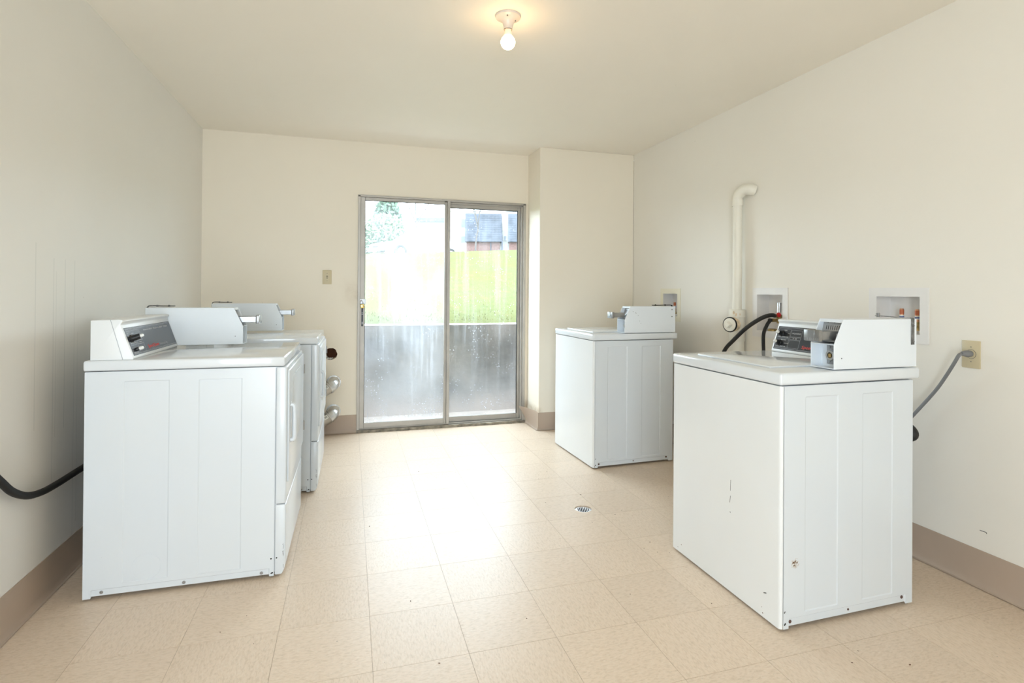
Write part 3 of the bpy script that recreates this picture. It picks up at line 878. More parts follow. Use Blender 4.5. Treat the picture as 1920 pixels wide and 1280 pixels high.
# ---- washer (near one on the right)
WX0, WXB, WY0, WY1 = 1.440, 2.062, 1.575, 2.240
def make_washer():
    w = thing('washing_machine', 'white top-load coin washer nearest the camera, rust spot low on its side', 'washing machine', ((WX0 + WXB) / 2, (WY0 + WY1) / 2, 0), 'coin washing machines')
    feet(w, WX0, WXB, WY0, WY1)
    bm = B(); box(bm, WX0 + .012, WXB - .001, WY0 + .006, WY1 - .006, .022, .857)
    obj('cabinet', bm, 'enamel', w)
    # front panel wrapping round both vertical edges
    bm = B()
    pr = []
    R = .011
    for cx_, cy_, a0 in ((WX0 + R, WY1 - R, 90), (WX0 + R, WY0 + R, 180)):
        for k in range(6):
            a = math.radians(a0 + 90 * k / 5)
            pr.append((cx_ + math.cos(a) * R, cy_ + math.sin(a) * R))
    pr = [(WX0 + .0125, WY1)] + pr + [(WX0 + .0125, WY0)]
    prism(bm, pr, 2, .010, .8575)
    fp = obj('front_panel', bm, 'enamel_cream', w, True)
    bm = B()
    for (ya, za, yb, zb, r) in ((1.835, .448, 1.837, .405, .0007), (1.836, .385, 1.840, .358, .0009), (1.838, .323, 1.836, .318, .001), (1.64, .105, 1.652, .10, .002)):
        tube(bm, [(WX0 - .0002, ya, za), (WX0 - .0002, yb, zb)], r, 6, smooth_path=False)
    obj('scratch', bm, 'scuff', fp)
    bm = B()
    for i in range(9):
        p = Vector((WX0 + .001, random.choice((WY0 + .1, WY1 - .03, WY1 - .05)) + random.uniform(-.03, .02), .018 + random.uniform(0, .03)))
        bmesh.ops.create_icosphere(bm, subdivisions=1, radius=random.uniform(.001, .003), matrix=Matrix.Translation(p) @ Matrix.Diagonal((.6, 1.5, 1, 1)))
    obj('chip', bm, 'brown', fp)
    # pressed side panels
    rects = [(1.548, 1.698, .056, .818, .0025, .004), (1.812, 1.961, .056, .818, .0025, .004), (1.478, 2.028, -.1, .043, .0035, .003)]
    bm = B(); sheet(bm, WX0 + .0145, WXB, .008, .857, rects, lambda u, v, d: (u, WY0 + d, v), (1.479, 2.027, .007))
    sp = obj('side_panel', bm, 'enamel_rust', w)
    screws(sp, [(1.487, .030), (2.012, .034)], WY0 + .0035, mat='rusty')
    screws(sp, [(1.750, .030)], WY0 + .0035, .004, 'rusty')
    pin_holes(sp, [(1.460, .066, .002), (1.4625, .069, .002), (1.461, .024, .003), (1.4635, .027, .003)], WY0)
    bm = B(); sheet(bm, WX0 + .0145, WXB, .008, .857, rects, lambda u, v, d: (u, WY1 - d, v), (1.479, 2.027, .007))
    obj('side_panel', bm, 'enamel', w)
    bm = B(); box(bm, WXB - .001, WXB + .0005, WY0 + .004, WY1 - .004, .02, .857)
    obj('back_panel', bm, 'steel', w)
    # top deck, loading lid
    bm = B(); box(bm, WX0 - .003, 2.098, WY0 - .003, WY1 + .003, .860, .9045, .010, 3)
    td = obj('top_deck', bm, 'enamel_gloss', w, True)
    bm = B()
    lx0, lx1, ly0, ly1 = 1.495, 1.905, 1.690, 2.135
    box(bm, lx0, lx1, ly0, ly1, .9035, .9125, .0045, 3)
    lid = obj('loading_lid', bm, 'enamel_gloss', w, True)
    # console
    c, cp, Q, strip, s, nrm = console(w, -1, 1.967, 2.092, 1.690, 2.205, .9045, 'panel_dark', 1.695, 2.196)
    yl = 2.196                                             # text runs from large y to small y
    bm = B()
    for va, vb in ((.0135, .0148), (.0105, .0112), (.117, .1182), (.1135, .1142)): strip(bm, 1.70, yl - .004, va, vb, .0012, .0016)
    def frame(ya, yb, va, vb, t=.0009):
        for r_ in ((ya, ya + t, va, vb), (yb - t, yb, va, vb), (ya, yb, va, va + t), (ya, yb, vb - t, vb)): strip(bm, *r_, .0012, .0016)
    frame(yl - .082, yl - .006, .066, .109); frame(yl - .082, yl - .006, .019, .062)
    frame(yl - .150, yl - .086, .074, .107); frame(yl - .150, yl - .086, .060, .072); frame(yl - .150, yl - .086, .019, .058)
    obj('panel_lines', bm, 'print_grey', cp)
    def T_(s_, y, v, size, mat='print_white', **k): text('lettering', s_, mat, cp, Q(y, v, .0014), (0, -1, 0), s, size, **k)
    T_('WASH TEMPERATURE', yl - .010, .068, .0075, width=.066); T_('FABRIC SELECTOR', yl - .010, .0215, .0075, width=.062)
    T_('WARM', yl - .040, .101, .006); T_('COLD', yl - .066, .086, .006); T_('PERM PRESS', yl - .034, .054, .006); T_('DELICATE', yl - .058, .038, .006)
    T_('CYCLE STATUS', yl - .092, .088, .0085, width=.050); T_('IN  USE', yl - .104, .0635, .0075)
    T_('Speed Queen', yl - .166, .0235, .021, 'print_red', bold=.0006, shear=.2, width=.15)
    knob(cp, Q, nrm, yl - .030, .086, .0115, .024, .008); knob(cp, Q, nrm, yl - .030, .040, .0115, .024, .008)
    coin_box(w, -1, 1.676, WY0 + .000, WY0 + .106, .9085, .404, 'near', .038)
    return w

W1 = make_washer()

def children(o): return [c for c in COL.objects if c.parent == o]
def copy_tree(o, parent=None):
    c = o.copy(); COL.objects.link(c)
    if parent is not None: c.parent = parent
    for ch in children(o): copy_tree(ch, c)
    return c

W2 = copy_tree(W1)
W2['label'] = 'white top-load coin washer standing by the boxed wall corner, its coin slide pulled out'
W2.location = Vector(W1.location) + Vector((.110, 1.815, 0))
W2.rotation_euler = (0, 0, math.radians(1.7))
W1.rotation_euler = (0, 0, math.radians(.35))
for ch in children(W2):
    nm = ch.name.split('.')[0]
    if nm == 'side_panel':
        ch.data = ch.data.copy(); ch.data.materials[0] = MAT['enamel']
    if nm == 'front_panel':
        for g in children(ch): bpy.data.objects.remove(g)
    if nm == 'coin_box':
        for g in children(ch):
            gn = g.name.split('.')[0]
            if gn in ('coin_slide', 'slide_handle'): g.location.x -= .036
            if gn in ('security_strap', 'case_screw'): bpy.data.objects.remove(g)
        # this washer's strap lies along the top, two screws show in the near side
        cb = ch
        bm = B()
        tube(bm, [(1.925, 1.628, 1.097), (1.985, 1.628, 1.097), (2.070, 1.628, 1.098), (2.086, 1.628, 1.092), (2.089, 1.628, 1.075), (2.089, 1.628, 1.04)], .010, 8, 5, flat=.3, up=(0, 1, 0))
        for x in (1.95, 2.03): cyl(bm, (x, 1.628, 1.093), (x, 1.628, 1.104), .005, .004, 10)
        o = obj('security_strap', bm, 'black', cb, True)
        bm = B()
        for z in (1.068, 1.018): cyl(bm, (2.052, WY0, z), (2.052, WY0 - .0015, z), .004, .003, 8)
        obj('case_screw', bm, 'dark', cb)
        bm = B()
        for (xa, za, xb, zb) in ((1.738, 1.056, 1.745, 1.054), (1.757, 1.050, 1.765, 1.041), (1.778, 1.030, 1.782, 1.026), (1.792, .992, 1.794, .988), (1.80, .975, 1.803, .971)):
            tube(bm, [(xa, WY0 - .0003, za), (xb, WY0 - .0003, zb)], .0009, 6, smooth_path=False)
        obj('scratch', bm, 'scuff', cb)

# ---- dryer (near one on the left)
DXB, DXS, DXF, DY0, DY1 = -.955, -.287, -.245, 2.465, 3.138
def make_dryer():
    d = thing('clothes_dryer', 'white coin dryer nearest the camera, dark control panel facing the room', 'dryer', ((DXB + DXF) / 2, (DY0 + DY1) / 2, 0), 'coin clothes dryers')
    feet(d, DXB, DXF, DY0, DY1)
    bm = B(); box(bm, DXB + .001, DXS + .006, DY0 + .006, DY1 - .006, .022, .866)
    obj('cabinet', bm, 'enamel', d)
    rects = [(-.828, -.672, .052, .829, .0022, .004), (-.571, -.413, .050, .828, .0022, .004), (-.930, -.306, -.1, .040, .0035, .003)]
    bm = B(); sheet(bm, DXB, DXS - .0015, .008, .8655, rects, lambda u, v, dd: (u, DY0 + dd, v), (-.929, -.307, .007))
    sp = obj('side_panel', bm, 'enamel', d)
    screws(sp, [(-.895, .027), (-.617, .026), (-.336, .024)], DY0 + .0035)
    pin_holes(sp, [(-.300, .079, .0032), (-.295, .021, .0035), (-.299, .019, .0025)], DY0)
    bm = B()                                               # faint knock-out ring pressed in the side
    ring = [(-.747 + math.cos(2 * PI * i / 40) * .050, DY0 + .0022, .105 + math.sin(2 * PI * i / 40) * .050) for i in range(41)]
    tube(bm, ring, .0007, 5, smooth_path=False)
    obj('knockout_ring', bm, 'enamel', sp)
    bm = B(); sheet(bm, DXB, DXS - .0015, .008, .8655, rects, lambda u, v, dd: (u, DY1 - dd, v), (-.929, -.307, .007))
    obj('side_panel', bm, 'enamel', d)
    bm = B(); box(bm, DXB - .0005, DXB + .001, DY0 + .004, DY1 - .004, .02, .866)
    obj('back_panel', bm, 'steel', d)
    # front shell: upper panel carrying the door, lower access panel
    bm = B(); box(bm, DXS, DXF, DY0, DY1, .300, .8655, .006, 3)
    fp = obj('front_panel', bm, 'enamel', d, True)
    bm = B(); prism(bm, [(DXS, .010), (DXF - .014, .010), (DXF - .004, .030), (DXF, .050), (DXF, .297), (DXS, .297)], 1, DY0, DY1, .005, 3)
    lp = obj('lower_panel', bm, 'enamel', d, True)
    pin_holes(lp, [(-.279, .080, .003)], DY0)
    bm = B()
    for i in range(6):
        z = .05 + random.random() * .09
        tube(bm, [(DXF - .010 + random.uniform(-.003, .004), DY0 - .0003, z), (DXF - .010 + random.uniform(-.003, .004), DY0 - .0003, z - random.uniform(.004, .02))], .0006, 5, smooth_path=False)
    obj('scratch', bm, 'scuff', lp)
    # door with pressed field, handle and two hinges
    bm = B(); box(bm, DXF - .002, DXF + .009, DY0 + .020, DY1 - .018, .382, .851, .005, 3)
    dr = obj('door', bm, 'enamel', d, True)
    bm = B()
    pr = []
    cy, cz, hw, hh, rr = 2.815, .655, .235, .155, .10
    for qx, qz, a0 in ((1, 1, 0), (-1, 1, 90), (-1, -1, 180), (1, -1, 270)):
        for k in range(7):
            a = math.radians(a0 + 15 * k); pr.append((cy + qx * (hw - rr) + math.cos(a) * rr, cz + qz * (hh - rr) + math.sin(a) * rr))
    prism(bm, pr, 0, DXF + .006, DXF + .0125, .003, 2)
    obj('pressed_field', bm, 'enamel', dr, True)
    bm = B()
    tube(bm, [(DXF + .010, 2.512, .700), (DXF + .024, 2.512, .694), (DXF + .026, 2.512, .66), (DXF + .026, 2.512, .59), (DXF + .024, 2.512, .556), (DXF + .010, 2.512, .550)], .009, 10, 5)
    obj('door_handle', bm, 'enamel', dr, True)
    bm = B(); box(bm, DXF + .008, DXF + .0105, 2.535, 2.552, .530, .705, .0015, 1)
    obj('handle_plate', bm, 'console', dr, True)
    for z in (.768, .470):
        bm = B()
        box(bm, DXF + .006, DXF + .013, DY1 - .022, DY1 - .004, z - .022, z + .022, .001, 1)
        cyl(bm, (DXF + .011, DY1 - .012, z - .024), (DXF + .011, DY1 - .012, z + .024), .005, .005, 10)
        obj('hinge', bm, 'steel', d, True)
    bm = B(); box(bm, DXB - .006, DXF - .008, DY0 - .002, DY1 + .002, .868, .9085, .008, 3)
    obj('top_deck', bm, 'enamel_gloss', d, True)
    c, cp, Q, strip, s, nrm = console(d, 1, -.800, -.942, DY0 + .010, 3.026, .9085, 'panel_grey', DY0 + .022, 3.018)
    yl = DY0 + .022
    bm = B()
    for va, vb in ((.0135, .0148), (.0105, .0112), (.117, .1182), (.1135, .1142)): strip(bm, yl + .004, 3.014, va, vb, .0012, .0016)
    t = .0009
    strip(bm, yl + .075, yl + .075 + t, .014, .108, .0012, .0016); strip(bm, yl + .140, yl + .140 + t, .014, .108, .0012, .0016)
    for va in (.064, .049): strip(bm, yl + .082, yl + .138, va, va + .001, .0012, .0016)
    strip(bm, yl + .082, yl + .083, .049, .064, .0012, .0016)
    strip(bm, yl + .008, yl + .070, .052, .053, .0012, .0016); strip(bm, yl + .008, yl + .070, .048, .049, .0012, .0016)
    strip(bm, yl + .008, yl + .070, .106, .107, .0012, .0016); strip(bm, yl + .080, yl + .138, .107, .108, .0012, .0016)
    obj('panel_lines', bm, 'print_grey', cp)
    def T_(s_, y, v, size, mat='print_white', **k): text('lettering', s_, mat, cp, Q(y, v, .0014), (0, 1, 0), s, size, **k)
    T_('PERMANENT  PRESS  &  KNIT  CYCLE', yl + .185, .099, .0085, width=.30)
    T_('NORMAL', yl + .046, .094, .006); T_('TEMPERATURE', yl + .010, .055, .0075, width=.058); T_('IN USE', yl + .100, .054, .007)
    T_('PUSH TO START', yl + .012, .016, .006); T_('LOW', yl + .010, .094, .006); T_('HIGH', yl + .010, .086, .006)
    T_('Speed Queen', yl + .172, .0235, .021, 'print_red', bold=.0006, shear=.2, width=.128)
    T_('Commercial Dry', yl + .306, .0235, .017, 'print_grey', width=.105)
    knob(cp, Q, nrm, yl + .034, .076, .0125, .034, .007); knob(cp, Q, nrm, yl + .048, .030, .006, .014, .0075)
    coin_box(d, 1, -.513, 3.030, 3.135, .9125, .425, 'top', .058)
    return d

D1 = make_dryer()
D2 = copy_tree(D1)
D2['label'] = 'white coin dryer standing farthest back, beside the foil vent elbows'
D2.location = Vector(D1.location) + Vector((.074, .970, 0))
D1.rotation_euler = (0, 0, math.radians(-.5))
D2.rotation_euler = (0, 0, math.radians(-.4))

# ------------------------------------------------------------------ things on the right wall
def outlet_box(i, label, mat, has):
    a, b, c, d = BOXES[i]
    t = thing('washer_outlet_box', label, 'outlet box', (XR, (a + b) / 2, c), 'recessed outlet boxes')
    bm = B()
    plate_with_holes(bm, rect(a, b, c, d), [rect(a + INN + .002, b - INN - .002, c + INN + .002, d - INN - .002)], lambda u, v: (XR - .005, u, v), (.005, 0, 0))
    obj('face_flange', bm, mat, t)
    bm = B()
    ya, yb, za, zb, x1 = a + INN + .001, b - INN - .001, c + INN + .001, d - INN - .001, XR + .088
    w_ = .002
    box(bm, XR - .004, x1, ya, ya + w_, za, zb); box(bm, XR - .004, x1, yb - w_, yb, za, zb)
    box(bm, XR - .004, x1, ya + w_, yb - w_, za, za + w_); box(bm, XR - .004, x1, ya + w_, yb - w_, zb - w_, zb)
    box(bm, x1 - w_, x1, ya + w_, yb - w_, za + w_, zb - w_)
    obj('recess_liner', bm, 'box_plastic', t)
    for (y, z0, z1, kind) in has:
        x = XR + .048
        if kind == 'stub':
            bm = B(); lathe(bm, [(0, 0), (.009, 0), (.009, z1 - z0 - .004), (.0075, z1 - z0), (0, z1 - z0)], (x, y, z0), seg=16)
            s_ = obj('copper_stub', bm, 'copper', t, True)
            bm = B(); cyl(bm, (x, y, z1 - .026), (x, y, z1 - .006), .0094, .0094, 16, caps=False); obj('sticker', bm, 'orange', s_, True)
            bm = B(); cyl(bm, (x, y, z1 - .046), (x, y, z1 - .030), .0094, .0094, 16, caps=False); obj('sticker', bm, 'label', s_, True)
            bm = B(); cyl(bm, (x, y, z1 - .042), (x, y, z1 - .035), .0097, .0097, 16, caps=False); obj('sticker', bm, 'blue', s_, True)
            bm = B(); lathe(bm, [(0, 0), (.015, 0), (.015, .012), (.011, .018), (.011, .04), (0, .04)], (x, y, z0 - .002), seg=12)
            cyl(bm, (x - .012, y, z0 + .02), (x - .036, y, z0 + .02), .010, .010, 12)
            obj('brass_valve', bm, 'brass', t, True)
        if kind == 'valve':
            bm = B(); lathe(bm, [(0, 0), (.013, 0), (.013, .03), (.018, .034), (.018, .05), (.010, .055), (.010, z1 - z0), (0, z1 - z0)], (x, y, z0), seg=14)
            cyl(bm, (x, y, z0 + .040), (x - .048, y - .016, z0 + .047), .011, .012, 12); cyl(bm, (x, y + .004, z0 + .018), (x - .048, y + .008, z0 + .018), .009, .011, 12)
            v_ = obj('brass_valve', bm, 'brass', t, True)
            bm = B(); cyl(bm, (x, y, z0 + .062), (x + .004, y + .002, z0 + .125), .0125, .0125, 14); obj('foil_wrap', bm, 'foil', v_, True)
            bm = B(); lathe(bm, [(0, 0), (.013, 0), (.015, .005), (.013, .010), (0, .011)], (x - .020, y - .024, z0 + .052), (-1, -.3, 0), 14); obj('valve_handle', bm, 'red', v_, True)
            bm = B(); lathe(bm, [(0, 0), (.028, 0), (.028, .01), (.020, .014), (0, .014)], (x - .02, y + .03, za + .002), (0, 0, 1), 16); obj('drain_plug', bm, 'brass', t, True)
    return t
outlet_box(0, 'cream flanged recessed outlet box on right wall beyond the far washer', 'box_cream', [(3.868, 1.02, 1.112, 'stub')])
outlet_box(1, 'white recessed outlet box with a red-handled valve, beside the painted standpipe', 'box_plastic', [(2.742, 1.005, 1.06, 'valve')])
outlet_box(2, 'white recessed outlet box with two stickered copper stubs behind the near washer', 'box_plastic', [(1.962, 1.02, 1.118, 'stub'), (1.888, 1.02, 1.116, 'stub')])

# black supply hoses out of the middle box
bm = B(); tube(bm, [(2.446, 2.722, 1.052), (2.42, 2.712, 1.056), (2.39, 2.715, 1.052), (2.36, 2.745, 1.032), (2.32, 2.814, .975), (2.30, 2.91, .89), (2.295, 2.99, .815), (2.30, 3.06, .68), (2.32, 3.08, .45)], .0125, 10)
tag(obj('supply_hose', bm, 'black', smooth=True), 'long black hose arching left from the valve and in front of the standpipe', 'hose', 'black water hoses')
bm = B(); tube(bm, [(2.446, 2.752, 1.022), (2.42, 2.735, 1.026), (2.40, 2.712, 1.020), (2.384, 2.714, .998), (2.372, 2.728, .945), (2.37, 2.727, .86), (2.372, 2.72, .76), (2.38, 2.71, .60)], .0105, 10)
tag(obj('supply_hose', bm, 'black', smooth=True), 'shorter black hose dropping straight down from the valve box', 'hose', 'black water hoses')

# painted PVC standpipe with clean-out
px, py = XR - .050, 3.000
sp_ = thing('standpipe', 'cream painted standpipe with stained clean-out plug, climbing the right wall', 'pipe', (px, py, 0))
bm = B(); cyl(bm, (px, py, 1.05), (px, py, 1.765), .0295, .0295, 24); obj('pipe', bm, 'pvc', sp_, True)
bm = B(); cyl(bm, (px, py, 0), (px, py, .90), .046, .046, 24); obj('pipe', bm, 'pvc', sp_, True)
bm = B()
cyl(bm, (px, py, 1.752), (px, py, 1.792), .0345, .0345, 24)
tube(bm, [(px, py, 1.785), (px, py, 1.806), (px + .004, py - .018, 1.832), (px + .012, py - .052, 1.848), (px + .030, py - .088, 1.845), (px + .052, py - .10, 1.838)], [.032, .033, .035, .036, .036, .035], 16)
obj('elbow', bm, 'pvc', sp_, True)
bm = B()
lathe(bm, [(0, .876), (.048, .876), (.050, .88), (.050, 1.030), (.0515, 1.032), (.0515, 1.078), (.049, 1.081), (.03, 1.081), (0, 1.081)], (px, py, 0), seg=28)
obj('tee_fitting', bm, 'pvc', sp_, True)
bm = B(); lathe(bm, [(.0522, 1.034), (.0522, 1.076)], (px, py, 0), seg=28)
for v in list(bm.verts):
    pass
cl = obj('clamp_band', bm, 'pvc', sp_, True)
ax = Vector((-.93, -.36, 0)).normalized()
c0 = Vector((px, py, .985)) + ax * .035
bm = B(); lathe(bm, [(0, 0), (.046, 0), (.046, .040), (.043, .046), (0, .046)], c0, ax, 26); hub = obj('cleanout_hub', bm, 'pvc_stained', sp_, True)
bm = B(); lathe(bm, [(.0415, .044), (.049, .044), (.049, .050), (.0415, .050), (.0415, .044)], c0, ax, 26); obj('gasket_ring', bm, 'black', hub, True)
bm = B(); lathe(bm, [(0, .044), (.042, .044), (.042, .053), (.034, .056), (0, .056)], c0, ax, 26); pg = obj('cleanout_plug', bm, 'pvc', sp_, True)
bm = B()
lathe(bm, [(.024, .055), (.018, .082), (0, .082)], c0, ax, 4)
obj('square_nut', bm, 'pvc', pg)
bm = B()
for (a_, z, w_, h_) in ((-2.75, 1.060, .25, .012), (-2.45, 1.048, .2, .014), (-1.95, 1.052, .12, .010)):
    for k in range(3):
        t0 = a_ + k * w_ / 3
        pts = [(px + math.cos(t) * .0523, py + math.sin(t) * .0523) for t in (t0, t0 + w_ / 3)]
        vs = [bm.verts.new((pts[0][0], pts[0][1], z - h_ * random.uniform(.5, 1))), bm.verts.new((pts[1][0], pts[1][1], z - h_ * random.uniform(.5, 1))), bm.verts.new((pts[1][0], pts[1][1], z + h_ * random.uniform(.3, 1))), bm.verts.new((pts[0][0], pts[0][1], z + h_ * random.uniform(.3, 1)))]
        bm.faces.new(vs)
obj('paint_chip', bm, 'pvc_stained', cl)

# wall receptacle, plug and flat grey cord
rc = thing('wall_receptacle', 'ivory single receptacle plate low on the right wall with a grey plug in it', 'receptacle', (XR, 1.623, .938))
bm = B(); box(bm, XR - .006, XR, 1.588, 1.658, .883, .996, .002, 2); fpz = obj('face_plate', bm, 'ivory', rc, True)
bm = B(); lathe(bm, [(.0195, 0), (.0195, .0008)], (XR - .0058, 1.622, .941), (-1, 0, 0), 26); lathe(bm, [(0, .0008), (.0195, .0008)], (XR - .0058, 1.622, .941), (-1, 0, 0), 26); obj('socket_ring', bm, 'scuff', fpz)
bm = B(); lathe(bm, [(.0180, 0), (.0180, .0015), (0, .0018)], (XR - .0062, 1.622, .941), (-1, 0, 0), 26); obj('socket_face', bm, 'ivory', fpz, True)
bm = B()
for z in (.970, .910): cyl(bm, (XR - .0062, 1.622, z), (XR - .0068, 1.622, z), .0022, .0022, 8)
obj('plate_screw', bm, 'scuff', fpz)
bm = B()
tube(bm, [(XR - .0085, 1.621, .9425), (XR - .022, 1.624, .9425), (XR - .034, 1.627, .943), (XR - .046, 1.630, .943)], [.0125, .0145, .0125, .0085], 12, 4)
tube(bm, [(XR - .042, 1.629, .9435), (XR - .056, 1.634, .937), (XR - .058, 1.650, .905), (XR - .050, 1.690, .842), (XR - .045, 1.735, .775), (XR - .045, 1.80, .690), (XR - .055, 1.87, .595), (XR - .10, 1.93, .50), (XR - .16, 1.98, .42)], .0085, 10, 6, flat=.45, up=(0, 1, .3))
tag(obj('power_cord', bm, 'grey_cord', smooth=True), 'flat grey power cord running from the wall receptacle down behind the near washer', 'cord')

# end of a thick black drain hose looping behind the near washer
bm = B(); tube(bm, [(2.085, 1.800, .70), (2.13, 1.735, .680), (2.165, 1.685, .650), (2.178, 1.665, .622), (2.165, 1.675, .608), (2.13, 1.735, .600), (2.085, 1.80, .595)], [.020, .020, .021, .022, .021, .020, .020], 14)
tag(obj('drain_hose', bm, 'black', smooth=True), 'thick black hose loop poking out behind the back edge of the near washer', 'hose')

bm = B(); tube(bm, [(XR - .0006, 1.590, .231), (XR - .0006, 1.567, .232), (XR - .0006, 1.565, .227)], .0014, 6, smooth_path=False)
sc = obj('trim_scuff_mark', bm, 'scuff'); sc['kind'] = 'structure'

# ------------------------------------------------------------------ left side: black cord along the wall
bm = B(); tube(bm, [(-1.09, 1.70, .98), (-1.086, 1.92, .80), (-1.084, 2.10, .645), (-1.082, 2.20, .555), (-1.080, 2.265, .498), (-1.078, 2.350, .455), (-1.074, 2.440, .437), (-1.066, 2.53, .436), (-1.054, 2.62, .443), (-1.04, 2.70, .452), (-1.035, 2.78, .462), (-1.02, 2.86, .47), (-1.0, 2.92, .47)], .0125, 12)
tag(obj('power_cord', bm, 'black', smooth=True), 'thick black cord sagging along the left wall behind the near dryer', 'cord')

# ------------------------------------------------------------------ back wall: switch, vent elbows
sw = thing('light_switch', 'ivory toggle light switch on the back wall left of the glass door', 'light switch', (-.185, YB, 1.236))
bm = B(); box(bm, -.220, -.149, YB - .006, YB, 1.237, 1.352, .002, 2); fpz = obj('face_plate', bm, 'ivory', sw, True)
bm = B(); box(bm, -.1905, -.1785, YB - .0066, YB - .005, 1.282, 1.307); obj('toggle_slot', bm, 'scuff', fpz)
bm = B(); prism(bm, [(YB - .006, 1.288), (YB - .016, 1.283), (YB - .018, 1.291), (YB - .006, 1.302)], 0, -.188, -.181, .001, 1); obj('toggle', bm, 'ivory', sw, True)
bm = B()
for z in (1.264, 1.325): cyl(bm, (-.1845, YB - .0055, z), (-.1845, YB - .0075, z), .0026, .002, 8)
obj('plate_screw', bm, 'scuff', fpz)

def vent(z, label):
    t = thing('dryer_vent_elbow', label, 'vent duct', (-.135, YB, z), 'foil dryer vent elbows')
    r = .050
    pts = [(-.126, YB - .002, z + .020), (-.126, YB - .030, z + .020), (-.130, YB - .060, z + .014), (-.145, YB - .085, z + .002), (-.165, YB - .098, z - .012)]
    bm = B(); tube(bm, pts, r, 22, 6); el = obj('foil_elbow', bm, 'foil', t, True)
    d = Vector((-.86, -.22, -.46)).normalized()
    e = Vector((-.146, YB - .088, z))
    bm = B(); cyl(bm, e, e + d * .55, r * .97, r * .97, 26); du = obj('duct_pipe', bm, 'duct', t, True)
    bm = B(); cyl(bm, e + d * .004, e + d * .010, r * 1.03, r * 1.03, 26); obj('joint_bead', bm, 'steel', el, True)
    bm = B(); cyl(bm, (-.126, YB, z + .020), (-.126, YB - .004, z + .020), .058, .056, 26); obj('wall_collar', bm, 'foil', t, True)
    # sticker on the smooth pipe, curved round it, with dark code bars
    u, v = frame_of(d)
    aim = Vector((.2, -1, .55)).normalized()
    a0 = math.atan2(aim.dot(v), aim.dot(u))
    def patch(bm, l0, l1, t0, t1, rr):
        for k in range(5):
            qa, qb = t0 + (t1 - t0) * k / 5, t0 + (t1 - t0) * (k + 1) / 5
            vs = []
            for (l_, q) in ((l0, qa), (l1, qa), (l1, qb), (l0, qb)):
                vs.append(bm.verts.new(e + d * l_ + (u * math.cos(a0 + q) + v * math.sin(a0 + q)) * rr))
            bm.faces.new(vs)
    bm = B(); patch(bm, .022, .056, -.30, .34, r * .975 + .0006); lab = obj('sticker', bm, 'label', du)
    bm = B()
    for k in range(4): patch(bm, .028 + k * .006, .031 + k * .006, -.12, .2, r * .975 + .0010)
    obj('sticker_bars', bm, 'scuff', du)
    return t
vent(.408, 'upper of the two foil dryer vent elbows entering the back wall')
vent(.170, 'lower of the two foil dryer vent elbows, just above the baseboard')

# ------------------------------------------------------------------ ceiling lamp, floor drain
LX, LY = .672, 2.392
lp_ = thing('ceiling_lamp', 'round porcelain ceiling lampholder with one bare glowing bulb', 'lamp', (LX, LY, H))
bm = B(); lathe(bm, [(0, 0), (.057, 0), (.058, .004), (.056, .009), (.048, .013), (.034, .020), (.027, .030), (.0205, .048), (.0200, .062), (.0185, .062), (.0185, .045), (0, .045)], (LX, LY, H), (0, 0, -1), 40); lb = obj('lampholder', bm, 'porcelain', lp_, True)
bm = B(); cyl(bm, (LX - .014, LY - .038, H - .016), (LX - .014, LY - .038, H - .0195), .003, .003, 8); cyl(bm, (LX + .030, LY - .012, H - .022), (LX + .030, LY - .012, H - .0255), .003, .003, 8); obj('fixing_screw', bm, 'scuff', lb)
bm = B(); cyl(bm, (LX, LY, H - .060), (LX, LY, H - .064), .0192, .0186, 24, caps=False); obj('socket_rim', bm, 'dark', lb, True)
bm = B(); lathe(bm, [(.0150, .050), (.0158, .068), (.0168, .082), (.0185, .090)], (LX, LY, H), (0, 0, -1), 28); obj('bulb_neck', bm, 'bulb_neck', lp_, True)
bm = B()
pr = [(.0185, .090)]
for k in range(1, 15):
    a = math.radians(148 - 148 * k / 14 )
    pr.append((.0325 * math.sin(a), .1195 - .0325 * math.cos(a) * -1 if False else .1195 + .0325 * -math.cos(a) * -1))
pr = [(.0185, .0925)] + [(.0325 * math.sin(math.radians(a)), .1195 - .0325 * math.cos(math.radians(a))) for a in range(40, 181, 10)]
pr[-1] = (0, pr[-1][1])
lathe(bm, pr, (LX, LY, H), (0, 0, -1), 32); obj('bulb', bm, 'bulb', lp_, True)

dn = thing('floor_drain', 'small round metal drain grate sunk in the floor tile', 'drain', (DRAIN[0], DRAIN[1], -.008))
bm = B()
hol = []
ang = math.radians(-17)
for k in range(-3, 4):
    hl_ = math.sqrt(max(.0001, .034 ** 2 - (k * .0092) ** 2))
    hol.append([(k * .0092 + sx_ * .0027, sy_ * hl_ * .92) for sx_, sy_ in ((-1, -1), (1, -1), (1, 1), (-1, 1))])
for sgn in (-1, 1): hol.append(circle(sgn * .0395, 0, .0026, 8))
plate_with_holes(bm, circle(0, 0, DR - .001, 40), hol, lambda u, v: (DRAIN[0] + u * math.cos(ang) - v * math.sin(ang), DRAIN[1] + u * math.sin(ang) + v * math.cos(ang), -.005), (0, 0, -.002))
obj('grate', bm, 'chrome', dn)
bm = B(); lathe(bm, [(DR + .002, -.0065), (DR + .002, -.06), (0, -.06)], (DRAIN[0], DRAIN[1], 0), seg=32); obj('drain_bowl', bm, 'dark', dn)

